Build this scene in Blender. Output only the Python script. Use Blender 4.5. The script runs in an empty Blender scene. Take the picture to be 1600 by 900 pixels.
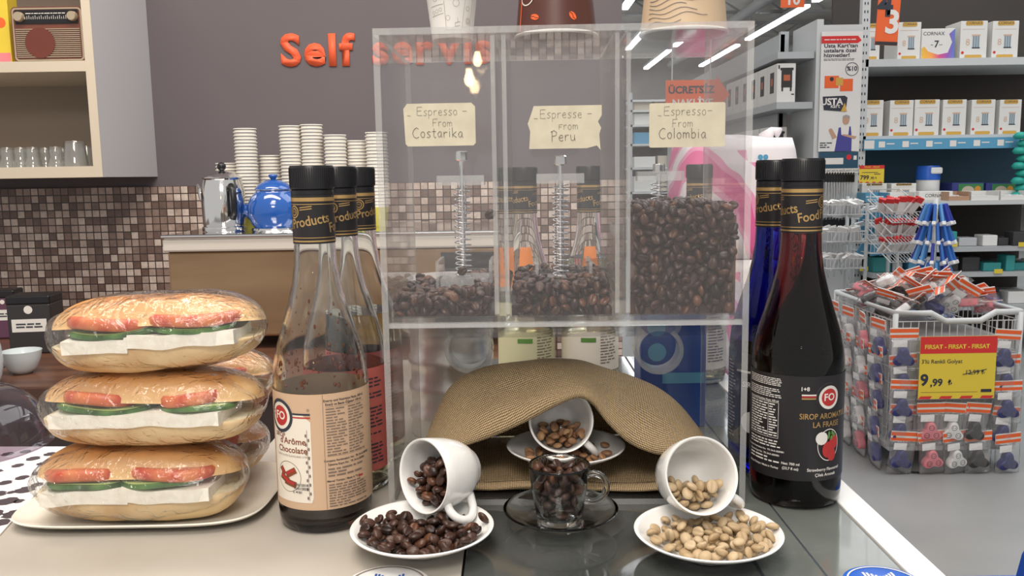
import bpy, bmesh, math, random
import numpy as np
from mathutils import Vector, Matrix, noise
from mathutils.bvhtree import BVHTree
PI = math.pi
R = random.Random(7)
scn = bpy.context.scene
COL = scn.collection

# ------------------------------------------------------------------ camera
FOC, PITCH, ROLL, EYE = 1350.0, math.radians(7.5), math.radians(0.9), 0.28
_F = Vector((0, math.cos(PITCH), -math.sin(PITCH)))
_U0 = Vector((0, math.sin(PITCH), math.cos(PITCH)))
_R0 = Vector((1, 0, 0))
_R = _R0 * math.cos(ROLL) - _U0 * math.sin(ROLL)
_U = _U0 * math.cos(ROLL) + _R0 * math.sin(ROLL)
cam_data = bpy.data.cameras.new('camera')
cam_data.sensor_width = 36.0
cam_data.lens = FOC / 1600 * 36.0
cam_data.clip_start = 0.02
cam_data.clip_end = 100
cam = bpy.data.objects.new('camera', cam_data)
COL.objects.link(cam)
cam.matrix_world = Matrix(((_R.x, _U.x, -_F.x, 0), (_R.y, _U.y, -_F.y, 0), (_R.z, _U.z, -_F.z, EYE), (0, 0, 0, 1)))
scn.camera = cam

def ray(x, y):
    return _F + _R * ((x - 800) / FOC) + _U * ((450 - y) / FOC)
def G(x, y, z=0.0):
    """measured point of the photo on the horizontal plane z"""
    d = ray(x, y); t = (z - EYE) / d.z
    return Vector((d.x * t, d.y * t, z))
def D(x, y, Y):
    """measured point of the photo at distance Y"""
    d = ray(x, y); t = Y / d.y
    return Vector((d.x * t, Y, EYE + d.z * t))

# ------------------------------------------------------------------ render look, world, lights
vs = scn.view_settings
vs.view_transform = 'Standard'; vs.look = 'None'; vs.gamma = 1; vs.use_curve_mapping = False
vs.exposure = 0.20
scn.cycles.transparent_max_bounces = 40
scn.cycles.max_bounces = 14
scn.cycles.transmission_bounces = 12
scn.cycles.glossy_bounces = 5
scn.cycles.diffuse_bounces = 3
scn.cycles.sample_clamp_indirect = 4.0
scn.cycles.blur_glossy = 0.5
w = bpy.data.worlds.new('world'); scn.world = w; w.use_nodes = True
w.node_tree.nodes['Background'].inputs[0].default_value = (1.0, 0.97, 0.94, 1)
w.node_tree.nodes['Background'].inputs[1].default_value = 0.52

def area_light(name, loc, rot, sx, sy, watts, col):
    l = bpy.data.lights.new(name, 'AREA'); l.shape = 'RECTANGLE'; l.size = sx; l.size_y = sy
    l.energy = watts; l.color = col
    o = bpy.data.objects.new(name, l); COL.objects.link(o)
    o.location = loc; o.rotation_euler = rot
    return o
area_light('bar_ceiling_light', (-0.30, 0.10, 1.75), (math.radians(16), 0, 0), 0.9, 0.5, 13, (1, 0.90, 0.80))
area_light('bar_front_fill', (-0.15, -0.75, 1.30), (math.radians(52), 0, 0), 0.7, 0.4, 15, (1, 0.92, 0.84))  # added fill from the camera side, brightens upright faces in the foreground
area_light('cafe_wall_light', (-0.6, 1.4, 2.1), (math.radians(25), 0, 0), 2.2, 0.3, 34, (1, 0.87, 0.76))
area_light('cabinet_wash_light', (-0.3, 0.6, 1.9), (math.radians(50), 0, math.radians(20)), 0.6, 0.4, 10, (1, 0.88, 0.76))
area_light('shop_ceiling_light', (3.0, 4.0, 3.9), (0, 0, 0), 4.0, 5.0, 190, (0.96, 0.98, 1))
area_light('shop_ceiling_light', (4.0, 10.0, 3.9), (0, 0, 0), 6.0, 5.0, 220, (0.96, 0.98, 1))

# ------------------------------------------------------------------ materials
MATS = {}
def pm(name, col, rough=0.5, metal=0.0, spec=0.5, coat=0.0, trans=0.0, ior=1.45, emit=None, es=0.0, alpha=1.0):
    m = bpy.data.materials.new(name); m.use_nodes = True
    b = m.node_tree.nodes['Principled BSDF']
    b.inputs['Base Color'].default_value = (*col, 1)
    b.inputs['Roughness'].default_value = rough
    b.inputs['Metallic'].default_value = metal
    b.inputs['Specular IOR Level'].default_value = spec
    b.inputs['Coat Weight'].default_value = coat
    b.inputs['Transmission Weight'].default_value = trans
    b.inputs['IOR'].default_value = ior
    b.inputs['Alpha'].default_value = alpha
    if emit:
        b.inputs['Emission Color'].default_value = (*emit, 1)
        b.inputs['Emission Strength'].default_value = es
    MATS[name] = m
    return m
def NT(m): return m.node_tree.nodes, m.node_tree.links
def bsdf(m): return m.node_tree.nodes['Principled BSDF']
def noise_mix(m, c1, c2, scale=20, detail=4, lo=0.35, hi=0.65, bump=0.0, bscale=None, coords='Object', stretch=None):
    n, l = NT(m)
    tc = n.new('ShaderNodeTexCoord'); mp = n.new('ShaderNodeMapping')
    l.new(tc.outputs[coords], mp.inputs[0])
    if stretch: mp.inputs['Scale'].default_value = stretch
    t = n.new('ShaderNodeTexNoise'); t.inputs['Scale'].default_value = scale; t.inputs['Detail'].default_value = detail
    l.new(mp.outputs[0], t.inputs[0])
    r = n.new('ShaderNodeValToRGB')
    r.color_ramp.elements[0].position = lo; r.color_ramp.elements[0].color = (*c1, 1)
    r.color_ramp.elements[1].position = hi; r.color_ramp.elements[1].color = (*c2, 1)
    l.new(t.outputs[0], r.inputs[0]); l.new(r.outputs[0], bsdf(m).inputs['Base Color'])
    if bump:
        t2 = n.new('ShaderNodeTexNoise'); t2.inputs['Scale'].default_value = bscale or scale; t2.inputs['Detail'].default_value = 5
        l.new(mp.outputs[0], t2.inputs[0])
        b = n.new('ShaderNodeBump'); b.inputs['Strength'].default_value = bump; b.inputs['Distance'].default_value = 0.002
        l.new(t2.outputs[0], b.inputs['Height']); l.new(b.outputs[0], bsdf(m).inputs['Normal'])
    return r
def clear(name, tint=(1, 1, 1), haze=0.04, hazecol=(0.9, 0.9, 0.9), rough=0.02, ior=1.49, bump=0.0, bscale=40, gain=1.0):
    """thin clear sheet: see-through with a Fresnel gloss and a little haze"""
    m = bpy.data.materials.new(name); m.use_nodes = True
    n, l = NT(m); n.remove(n['Principled BSDF'])
    out = n['Material Output']
    tr = n.new('ShaderNodeBsdfTransparent'); tr.inputs[0].default_value = (*tint, 1)
    df = n.new('ShaderNodeBsdfDiffuse'); df.inputs[0].default_value = (*hazecol, 1)
    gl = n.new('ShaderNodeBsdfGlossy'); gl.inputs['Roughness'].default_value = rough
    fr = n.new('ShaderNodeFresnel')
    ge = n.new('ShaderNodeNewGeometry'); io = n.new('ShaderNodeMix'); io.inputs[2].default_value = ior; io.inputs[3].default_value = 1 / ior
    l.new(ge.outputs['Backfacing'], io.inputs[0]); l.new(io.outputs[0], fr.inputs[0])   # both sides of the thin sheet mirror alike
    m1 = n.new('ShaderNodeMixShader'); m1.inputs[0].default_value = haze
    m2 = n.new('ShaderNodeMixShader')
    l.new(tr.outputs[0], m1.inputs[1]); l.new(df.outputs[0], m1.inputs[2])
    mu = n.new('ShaderNodeMath'); mu.operation = 'MULTIPLY'; mu.inputs[1].default_value = gain; mu.use_clamp = True
    l.new(fr.outputs[0], mu.inputs[0])
    l.new(mu.outputs[0], m2.inputs[0]); l.new(m1.outputs[0], m2.inputs[1]); l.new(gl.outputs[0], m2.inputs[2])
    l.new(m2.outputs[0], out.inputs[0])
    if bump:
        tc = n.new('ShaderNodeTexCoord'); t = n.new('ShaderNodeTexNoise'); t.inputs['Scale'].default_value = bscale
        t.inputs['Detail'].default_value = 3; t.inputs['Distortion'].default_value = 1.5
        l.new(tc.outputs['Object'], t.inputs[0])
        b = n.new('ShaderNodeBump'); b.inputs['Strength'].default_value = bump; b.inputs['Distance'].default_value = 0.004
        l.new(t.outputs[0], b.inputs['Height'])
        for q in (gl, fr, df): l.new(b.outputs[0], q.inputs['Normal'])
    MATS[name] = m
    return m

white = pm('white_laminate', (0.72, 0.68, 0.62), 0.35)
noise_mix(white, (0.45, 0.42, 0.37), (0.40, 0.37, 0.32), 9, 4)
porcelain = pm('porcelain', (0.86, 0.86, 0.84), 0.12, coat=0.6)
black_plastic = pm('black_plastic', (0.012, 0.012, 0.014), 0.32)
black_paper = pm('black_label', (0.018, 0.016, 0.018), 0.38)
gold = pm('gold_print', (0.62, 0.40, 0.16), 0.32, metal=0.75)
ink = pm('ink', (0.03, 0.035, 0.05), 0.6)
brown_ink = pm('brown_ink', (0.22, 0.06, 0.02), 0.6)
red_ink = pm('red_ink', (0.45, 0.03, 0.03), 0.5)
grey_ink = pm('grey_ink', (0.20, 0.15, 0.12), 0.6)
white_ink = pm('white_ink', (0.75, 0.72, 0.68), 0.5)
tan_paper = pm('tan_label', (0.60, 0.41, 0.27), 0.45)
cream_paper = pm('cream_label', (0.80, 0.74, 0.64), 0.5)
red_paper = pm('red_label', (0.50, 0.12, 0.10), 0.45)
card_paper = pm('card_paper', (0.62, 0.57, 0.43), 0.8)
noise_mix(card_paper, (0.64, 0.59, 0.45), (0.57, 0.52, 0.40), 60, 4)
orange = pm('orange_sign', (0.80, 0.13, 0.03), 0.45)
chrome = pm('chrome', (0.78, 0.78, 0.78), 0.10, metal=1)
steel = pm('brushed_steel', (0.55, 0.52, 0.48), 0.38, metal=1)
noise_mix(steel, (0.52, 0.35, 0.21), (0.32, 0.20, 0.115), 1.6, 4, 0.3, 0.7, coords='Object', stretch=(1, 1, 6))  # brown bands painted into the steel stand in for blurred reflections
spring_steel = pm('spring_steel', (0.7, 0.7, 0.72), 0.22, metal=1)
grey_metal = pm('grey_shelf_metal', (0.42, 0.44, 0.45), 0.45)
light_metal = pm('light_shelf_metal', (0.56, 0.58, 0.58), 0.45)
dark_panel = pm('dark_back_panel', (0.050, 0.042, 0.038), 0.7)
cardboard_white = pm('white_cardboard', (0.72, 0.71, 0.68), 0.55)
amber = pm('amber_print', (0.60, 0.36, 0.07), 0.45)
yellow = pm('yellow_card', (0.72, 0.55, 0.05), 0.5)
red = pm('red_card', (0.62, 0.03, 0.03), 0.45)
sky_blue = pm('blue_price_rail', (0.10, 0.33, 0.52), 0.45)
deep_blue = pm('deep_blue_plastic', (0.015, 0.07, 0.32), 0.35)
bright_blue = pm('bright_blue_plastic', (0.02, 0.12, 0.55), 0.35)
teal_blue = pm('dark_blue_board', (0.02, 0.075, 0.13), 0.5)
navy = pm('navy_plastic', (0.03, 0.035, 0.17), 0.3)
pink = pm('pink_plastic', (0.75, 0.22, 0.26), 0.35)
white_pl = pm('white_plastic', (0.78, 0.78, 0.77), 0.35)
dark_pl = pm('charcoal_plastic', (0.035, 0.033, 0.035), 0.35)
acrylic = clear('clear_acrylic', (0.992, 0.994, 0.994), 0.012, (0.85, 0.85, 0.87), 0.03, 1.45)
front_acrylic = clear('worn_clear_acrylic', (0.992, 0.992, 0.992), 0.020, (0.9, 0.88, 0.88), 0.02, 1.49)
acrylic_edge = clear('acrylic_cut_edge', (0.95, 0.96, 0.96), 0.26, (0.92, 0.93, 0.92), 0.12, 1.6)
cling = clear('cling_film', (0.995, 0.995, 0.995), 0.015, (1, 1, 1), 0.09, 1.5, bump=1.0, bscale=75, gain=1.7)
bag_film = clear('bag_film', (0.985, 0.985, 0.985), 0.05, (0.9, 0.9, 0.9), 0.12, 1.5, bump=0.9, bscale=22, gain=1.7)
dome_film = clear('smoky_clear_plastic', (0.62, 0.55, 0.62), 0.08, (0.30, 0.24, 0.28), 0.06, 1.5, bump=0.15, bscale=6, gain=1.3)
glass = pm('clear_glass', (0.97, 0.985, 0.98), 0.0, trans=1.0, ior=1.45)
glass_thin = clear('tumbler_glass', (0.94, 0.95, 0.94), 0.05, (0.9, 0.9, 0.9), 0.04, 1.6, gain=2.0)

def liquid_glass(name, absorb, density, ior=1.45):
    m = pm(name, (1, 1, 1), 0.0, trans=1.0, ior=ior)
    n, l = NT(m); v = n.new('ShaderNodeVolumeAbsorption')
    v.inputs[0].default_value = (*absorb, 1); v.inputs[1].default_value = density
    l.new(v.outputs[0], n['Material Output'].inputs['Volume'])
    return m
red_syrup = liquid_glass('strawberry_syrup', (0.55, 0.004, 0.012), 95)
blue_syrup = liquid_glass('blue_syrup', (0.005, 0.10, 0.72), 125)
yellow_syrup = liquid_glass('yellow_syrup', (0.80, 0.70, 0.20), 14)
dark_syrup = pm('chocolate_syrup', (0.018, 0.007, 0.004), 0.08, coat=0.5)

# ------------------------------------------------------------------ mesh helpers
def obj(name, bm, mats, parent=None, smooth=False, recalc=True, loc=None, angle=None):
    if recalc: bmesh.ops.recalc_face_normals(bm, faces=bm.faces)
    me = bpy.data.meshes.new(name); bm.to_mesh(me); bm.free()
    for m in (mats if isinstance(mats, (list, tuple)) else [mats]): me.materials.append(m)
    if smooth:
        me.polygons.foreach_set('use_smooth', [True] * len(me.polygons))
        if angle:
            me.set_sharp_from_angle(angle=math.radians(angle))
    o = bpy.data.objects.new(name, me); COL.objects.link(o)
    if parent: o.parent = parent
    if loc: o.location = loc
    return o
def thing(name, label, cat, loc=(0, 0, 0), rot=(0, 0, 0), group=None):
    o = bpy.data.objects.new(name, None); COL.objects.link(o)
    o.empty_display_size = 0.05
    o.location = loc; o.rotation_euler = rot
    return tag(o, label, cat, group)
def tag(o, label, cat, group=None, kind=None):
    o['label'] = label; o['category'] = cat
    if group: o['group'] = group
    if kind: o['kind'] = kind
    return o
def struct(name, bm, mats, **k):
    o = obj(name, bm, mats, **k); o['kind'] = 'structure'; return o
def dup(root, loc=None, rot=None, label=None, group=None, name=None):
    r = root.copy(); COL.objects.link(r)
    if loc is not None: r.location = loc
    if rot is not None: r.rotation_euler = rot
    if label: r['label'] = label
    if group: r['group'] = group
    for ch in list(root.children):
        c = ch.copy(); COL.objects.link(c); c.parent = r
        for g in list(ch.children):
            d = g.copy(); COL.objects.link(d); d.parent = c
    return r
def NB(): return bmesh.new()
def bx(bm, lo, hi, mi=0, bevel=0, M=None):
    x0, y0, z0 = lo; x1, y1, z1 = hi
    vs_ = [bm.verts.new(p) for p in ((x0, y0, z0), (x1, y0, z0), (x1, y1, z0), (x0, y1, z0), (x0, y0, z1), (x1, y0, z1), (x1, y1, z1), (x0, y1, z1))]
    fs = [bm.faces.new([vs_[i] for i in f]) for f in ((3, 2, 1, 0), (4, 5, 6, 7), (0, 1, 5, 4), (1, 2, 6, 5), (2, 3, 7, 6), (3, 0, 4, 7))]
    for f in fs: f.material_index = mi
    if M is not None: bmesh.ops.transform(bm, matrix=M, verts=vs_)
    if bevel:
        es = list({e for f in fs for e in f.edges})
        r = bmesh.ops.bevel(bm, geom=es, offset=bevel, segments=2, profile=0.5, affect='EDGES')
        for f in r['faces']: f.material_index = mi
    return bm
def box(lo, hi, bevel=0, mi=0): return bx(NB(), lo, hi, mi, bevel)
def lathe(bm, prof, n=48, mi=0, M=None, caps=True):
    """prof: list of (radius, z) from start to end; radius 0 closes with one point"""
    rings = []; allv = []
    for r, z in prof:
        if r <= 1e-7: ring = [bm.verts.new((0, 0, z))]
        else: ring = [bm.verts.new((r * math.cos(2 * PI * i / n), r * math.sin(2 * PI * i / n), z)) for i in range(n)]
        rings.append(ring); allv += ring
    for a, b in zip(rings, rings[1:]):
        for i in range(n):
            j = (i + 1) % n
            if len(a) == 1 and len(b) == 1: continue
            if len(a) == 1: f = bm.faces.new((a[0], b[i], b[j]))
            elif len(b) == 1: f = bm.faces.new((a[i], b[0], a[j]))
            else: f = bm.faces.new((a[i], b[i], b[j], a[j]))
            f.material_index = mi
    if M is not None: bmesh.ops.transform(bm, matrix=M, verts=allv)
    return bm
def tube(bm, pts, r, n=8, mi=0, closed=False, radii=None, flat=1.0):
    pts = [Vector(p) for p in pts]; N = len(pts); rings = []
    up = Vector((0, 0, 1)); prev = None
    for i, p in enumerate(pts):
        a = pts[(i - 1) % N] if (closed or i > 0) else p
        b = pts[(i + 1) % N] if (closed or i < N - 1) else p
        t = (b - a)
        t = t.normalized() if t.length > 1e-9 else Vector((0, 0, 1))
        if prev is None:
            s = t.cross(up)
            if s.length < 1e-3: s = t.cross(Vector((1, 0, 0)))
        else:
            s = prev - t * prev.dot(t)
        s.normalize(); prev = s; u = t.cross(s)
        rr = radii[i] if radii else r
        rings.append([bm.verts.new(p + s * (rr * math.cos(2 * PI * k / n)) + u * (rr * flat * math.sin(2 * PI * k / n))) for k in range(n)])
    M_ = N if closed else N - 1
    for i in range(M_):
        a, b = rings[i], rings[(i + 1) % N]
        for k in range(n):
            j = (k + 1) % n
            f = bm.faces.new((a[k], a[j], b[j], b[k])); f.material_index = mi
    if not closed:
        for q in (rings[0], rings[-1]):
            f = bm.faces.new(q); f.material_index = mi
    return bm
def prism(bm, poly, y0, y1, mi=0, M=None):
    """poly in x,z extruded along y"""
    a = [bm.verts.new((p[0], y0, p[1])) for p in poly]; b = [bm.verts.new((p[0], y1, p[1])) for p in poly]
    fs = [bm.faces.new(a), bm.faces.new(b[::-1])]
    n = len(poly)
    for i in range(n):
        j = (i + 1) % n; fs.append(bm.faces.new((a[j], a[i], b[i], b[j])))
    for f in fs: f.material_index = mi
    if M is not None: bmesh.ops.transform(bm, matrix=M, verts=a + b)
    return bm
def rounded(x0, z0, x1, z1, r, k=5):
    pts = []
    for cx, cz, a0 in ((x1 - r, z1 - r, 0), (x0 + r, z1 - r, 90), (x0 + r, z0 + r, 180), (x1 - r, z0 + r, 270)):
        for i in range(k + 1):
            a = math.radians(a0 + 90 * i / k); pts.append((cx + r * math.cos(a), cz + r * math.sin(a)))
    return pts
def grid_surf(bm, P, closed_u=False, mi=0, uv=None):
    """P[i][j] points; faces between"""
    V = [[bm.verts.new(p) for p in row] for row in P]
    lay = bm.loops.layers.uv.verify() if uv else None
    n = len(V); m = len(V[0])
    for i in range(n - 1):
        for j in range(m if closed_u else m - 1):
            k = (j + 1) % m
            f = bm.faces.new((V[i][j], V[i][k], V[i + 1][k], V[i + 1][j])); f.material_index = mi
            if uv:
                jj = j + 1
                for lp, (a, b) in zip(f.loops, ((i, j), (i, jj), (i + 1, jj), (i + 1, j))):
                    lp[lay].uv = uv(a, b)
    return V
_tc = {}
def text_bm(s, size, bold=0.0, align='CENTER', ext=0.0):
    key = (s, bold, align)
    if key not in _tc:
        cu = bpy.data.curves.new('t', 'FONT'); cu.body = s; cu.size = 1; cu.align_x = align; cu.align_y = 'CENTER'
        cu.offset = bold; cu.resolution_u = 3
        o = bpy.data.objects.new('t', cu); COL.objects.link(o)
        dg = bpy.context.evaluated_depsgraph_get()
        me = bpy.data.meshes.new_from_object(o.evaluated_get(dg))
        COL.objects.unlink(o); bpy.data.objects.remove(o); bpy.data.curves.remove(cu)
        _tc[key] = me
    bm = NB(); bm.from_mesh(_tc[key])
    bmesh.ops.scale(bm, vec=(size, size, size), verts=bm.verts)
    if ext:
        r = bmesh.ops.extrude_face_region(bm, geom=list(bm.faces))
        bmesh.ops.translate(bm, vec=(0, 0, ext), verts=[v for v in r['geom'] if isinstance(v, bmesh.types.BMVert)])
    return bm
def join(bm, other, M=None, mi=None):
    if M is not None: other.transform(M)
    if mi is not None:
        for f in other.faces: f.material_index = mi
    me = bpy.data.meshes.new('tmp'); other.to_mesh(me); other.free(); bm.from_mesh(me); bpy.data.meshes.remove(me)
    return bm
def fit_text(bm, s, x0, x1, z, size, y, mi=0, bold=0.0):
    t = text_bm(s, size, bold, 'LEFT'); a = min(v.co.x for v in t.verts); b = max(v.co.x for v in t.verts); k = (x1 - x0) / (b - a)
    M = Matrix.Translation((x0, y, z)) @ STAND @ Matrix.Diagonal((k, 1, 1, 1)) @ Matrix.Translation((-a, 0, 0))
    return join(bm, t, M, mi)
# text standing up and facing the viewer side (-y)
STAND = Matrix.Rotation(PI / 2, 4, 'X')
def stand_text(bm, s, size, x, y, z, mi=0, bold=0.0, align='CENTER', rot=0.0, sx=1.0, ext=0.0):
    t = text_bm(s, size, bold, align, ext)
    M = Matrix.Translation((x, y, z)) @ STAND @ Matrix.Rotation(rot, 4, 'Z') @ Matrix.Diagonal((sx, 1, 1, 1))
    return join(bm, t, M, mi)
def slice_x(bm, step=.0022):
    xs = [v.co.x for v in bm.verts]
    x = math.ceil(min(xs) / step) * step
    while x < max(xs):
        bmesh.ops.bisect_plane(bm, geom=list(bm.verts) + list(bm.edges) + list(bm.faces), dist=1e-7, plane_co=(x, 0, 0), plane_no=(1, 0, 0)); x += step
def wrap(bm, r, verts=None):
    """bend a flat standing drawing (x along, z up, -y outward) round a vertical axis of radius r"""
    slice_x(bm)
    for v in bm.verts:
        rr = r - v.co.y; a = v.co.x / r
        v.co.x, v.co.y = rr * math.sin(a), -rr * math.cos(a)
    return bm
def sheet(bm, x0, x1, z0, z1, y=0.0, n=24, mi=0):
    for i in range(n):
        a = x0 + (x1 - x0) * i / n; b = x0 + (x1 - x0) * (i + 1) / n
        f = bm.faces.new([bm.verts.new(p) for p in ((a, y, z0), (b, y, z0), (b, y, z1), (a, y, z1))]); f.material_index = mi
    return bm
def words_dashes(bm, x0, x1, z0, z1, rows, y, mi, seed=0, h=0.55):
    rr = random.Random(seed); dz = (z1 - z0) / rows
    for i in range(rows):
        x = x0; z = z1 - (i + 0.5) * dz
        end = x1 if rr.random() < 0.8 else x0 + (x1 - x0) * rr.uniform(0.5, 0.9)
        while x < end - dz:
            w_ = rr.uniform(1.2, 4.5) * dz * 0.8
            b = min(x + w_, end)
            f = bm.faces.new([bm.verts.new(p) for p in ((x, y, z - dz * h / 2), (b, y, z - dz * h / 2), (b, y, z + dz * h / 2), (x, y, z + dz * h / 2))])
            f.material_index = mi
            x = b + dz * 0.45
    return bm
def disc(bm, cx, cz, r, y, n=28, mi=0, r0=0.0, sx=1.0):
    o_ = [bm.verts.new((cx + sx * r * math.cos(2 * PI * i / n), y, cz + r * math.sin(2 * PI * i / n))) for i in range(n)]
    if r0:
        q = [bm.verts.new((cx + sx * r0 * math.cos(2 * PI * i / n), y, cz + r0 * math.sin(2 * PI * i / n))) for i in range(n)]
        for i in range(n):
            f = bm.faces.new((o_[i], o_[(i + 1) % n], q[(i + 1) % n], q[i])); f.material_index = mi
    else:
        f = bm.faces.new(o_); f.material_index = mi
    return bm
def rect(bm, x0, x1, z0, z1, y, mi=0):
    f = bm.faces.new([bm.verts.new(p) for p in ((x0, y, z0), (x1, y, z0), (x1, y, z1), (x0, y, z1))]); f.material_index = mi
    return bm
def blob(bm, c, r, n=10, m=7, mi=0, M=None):
    prof = [(math.sin(PI * i / m), -math.cos(PI * i / m)) for i in range(m + 1)]
    prof[0] = (0, -1); prof[-1] = (0, 1)
    rr = r if isinstance(r, (tuple, list)) else (r, r, r)
    MM = Matrix.Translation(c) @ (M or Matrix.Identity(4)) @ Matrix.Diagonal((*rr, 1))
    return lathe(bm, prof, n, mi, MM)

# ------------------------------------------------------------------ setting
BACK = 2.75                                      # distance of the dark cafe wall
FLOOR = -1.0
WALL_R = D(972, 290, BACK).x
MOS_TOP = D(400, 289, BACK).z
mos = pm('mosaic_tiles', (0.4, 0.3, 0.25), 0.25)
def mosaic_nodes(m, size=0.0236):
    n, l = NT(m)
    tc = n.new('ShaderNodeTexCoord')
    sep = n.new('ShaderNodeSeparateXYZ'); l.new(tc.outputs['Object'], sep.inputs[0])
    def mth(op, a, b=None):
        q = n.new('ShaderNodeMath'); q.operation = op
        for i, v in enumerate((a, b)):
            if v is None: continue
            if isinstance(v, (int, float)): q.inputs[i].default_value = v
            else: l.new(v, q.inputs[i])
        return q.outputs[0]
    fx, fz = mth('DIVIDE', sep.outputs[0], size), mth('DIVIDE', sep.outputs[2], size)
    ix, iz = mth('FLOOR', fx), mth('FLOOR', fz)
    cx = n.new('ShaderNodeCombineXYZ'); l.new(ix, cx.inputs[0]); l.new(iz, cx.inputs[1])
    wn = n.new('ShaderNodeTexWhiteNoise'); wn.noise_dimensions = '2D'; l.new(cx.outputs[0], wn.inputs['Vector'])
    r = n.new('ShaderNodeValToRGB'); e = r.color_ramp.elements
    e[0].position = 0; e[0].color = (0.20, 0.13, 0.105, 1)
    e[1].position = 1; e[1].color = (0.85, 0.74, 0.66, 1)
    for p, c in ((0.25, (0.33, 0.23, 0.19)), (0.45, (0.52, 0.40, 0.34)), (0.62, (0.68, 0.55, 0.48)), (0.80, (0.78, 0.66, 0.58))):
        q = e.new(p); q.color = (*c, 1)
    r.color_ramp.interpolation = 'CONSTANT'
    l.new(wn.outputs['Value'], r.inputs[0])
    ax, az = mth('ABSOLUTE', mth('SUBTRACT', mth('FRACT', fx), 0.5)), mth('ABSOLUTE', mth('SUBTRACT', mth('FRACT', fz), 0.5))
    mx = mth('GREATER_THAN', mth('MAXIMUM', ax, az), 0.43)
    tn = n.new('ShaderNodeTexNoise'); tn.inputs['Scale'].default_value = 90
    l.new(tc.outputs['Object'], tn.inputs[0])
    mix0 = n.new('ShaderNodeMixRGB'); mix0.blend_type = 'MULTIPLY'; mix0.inputs[0].default_value = 0.5
    l.new(r.outputs[0], mix0.inputs[1]); l.new(tn.outputs[0], mix0.inputs[2])
    mix = n.new('ShaderNodeMixRGB'); mix.inputs[2].default_value = (0.055, 0.035, 0.03, 1)
    l.new(mx, mix.inputs[0]); l.new(mix0.outputs[0], mix.inputs[1]); l.new(mix.outputs[0], bsdf(m).inputs['Base Color'])
    b = n.new('ShaderNodeBump'); b.inputs['Distance'].default_value = 0.003; b.invert = True; b.inputs['Strength'].default_value = 0.6
    l.new(mx, b.inputs['Height']); l.new(b.outputs[0], bsdf(m).inputs['Normal'])
mosaic_nodes(mos)
wall_dark = pm('dark_grey_paint', (0.115, 0.10, 0.11), 0.65)
noise_mix(wall_dark, (0.110, 0.096, 0.106), (0.128, 0.112, 0.122), 1.2, 3)
floor_m = pm('grey_shop_floor', (0.33, 0.34, 0.345), 0.35)
noise_mix(floor_m, (0.26, 0.27, 0.27), (0.32, 0.325, 0.325), 1.5, 5)
ceil_m = pm('shop_ceiling_metal', (0.3, 0.29, 0.28), 0.8)
noise_mix(ceil_m, (0.55, 0.51, 0.47), (0.72, 0.68, 0.64), 0.6, 3)
far_m = pm('far_wall', (0.17, 0.15, 0.14), 0.8)
noise_mix(far_m, (0.28, 0.26, 0.25), (0.45, 0.42, 0.40), 0.5, 3)
struct('floor', box((-4, -3, FLOOR - 0.1), (16, 30, FLOOR)), floor_m)
struct('wall_back', box((-4, BACK, FLOOR), (WALL_R, BACK + 0.15, 3.6)), wall_dark)
struct('trim_1', box((-4, BACK - 0.012, FLOOR), (WALL_R, BACK, MOS_TOP)), mos)
struct('wall_far', box((-4, 30, FLOOR), (16, 30.2, 4.4)), far_m)
struct('wall_right', box((16, -3, FLOOR), (16.2, 30, 4.4)), far_m)
struct('ceiling', box((WALL_R, 2.0, 4.25), (16, 30, 4.4)), ceil_m)
beam_m = pm('ceiling_beam_steel', (0.45, 0.45, 0.45), 0.6)
k = 2
for y in (5.5, 8.5, 11.5, 14.5, 17.5, 20.5, 24):
    bm = NB(); bx(bm, (WALL_R, y - .06, 3.86), (15.9, y + .06, 3.92)); bx(bm, (WALL_R, y - .06, 4.18), (15.9, y + .06, 4.25))
    x = WALL_R
    while x < 15:
        tube(bm, [(x, y, 3.9), (x + .5, y, 4.2), (x + 1.0, y, 3.9)], 0.025, 6); x += 1.0
    struct('trim_%d' % k, bm, beam_m); k += 1
for x in (1.7, 5.3, 8.2):
    bm = NB(); tube(bm, [(x, 3, 3.75), (x, 29, 3.75)], 0.12, 14)
    struct('trim_%d' % k, bm, beam_m, smooth=True); k += 1
lamp_m = pm('lit_tube', (1, 1, 1), 0.5, emit=(0.95, 0.98, 1), es=9)
proto = None
for rx, seg in ((2.42, ((8, 12), (14, 18.5), (21, 25))), (3.3, ((10, 14), (18.5, 24.5), (26, 29))), (4.5, ((6, 9), (12, 16), (21.5, 24), (24.8, 29))), (6.2, ((8, 13), (15, 18), (18.5, 23), (24, 28.5)))):
    for y0, y1 in seg:
        t = thing('tube_light', 'long lit fluorescent tube light hanging in a row under the shop ceiling', 'light', (rx, y0, 3.62), group='ceiling tube lights')
        L = y1 - y0
        obj('lit_tube', box((-.07, 0, 0), (.07, L, .05)), lamp_m, t)
        obj('housing', box((-.09, 0, .05), (.09, L, .12)), grey_metal, t)
        bm = NB(); tube(bm, [(0, .3, .10), (0, .3, .62)], .006, 5); tube(bm, [(0, L - .3, .10), (0, L - .3, .62)], .006, 5)
        obj('hanger', bm, grey_metal, t)
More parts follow.
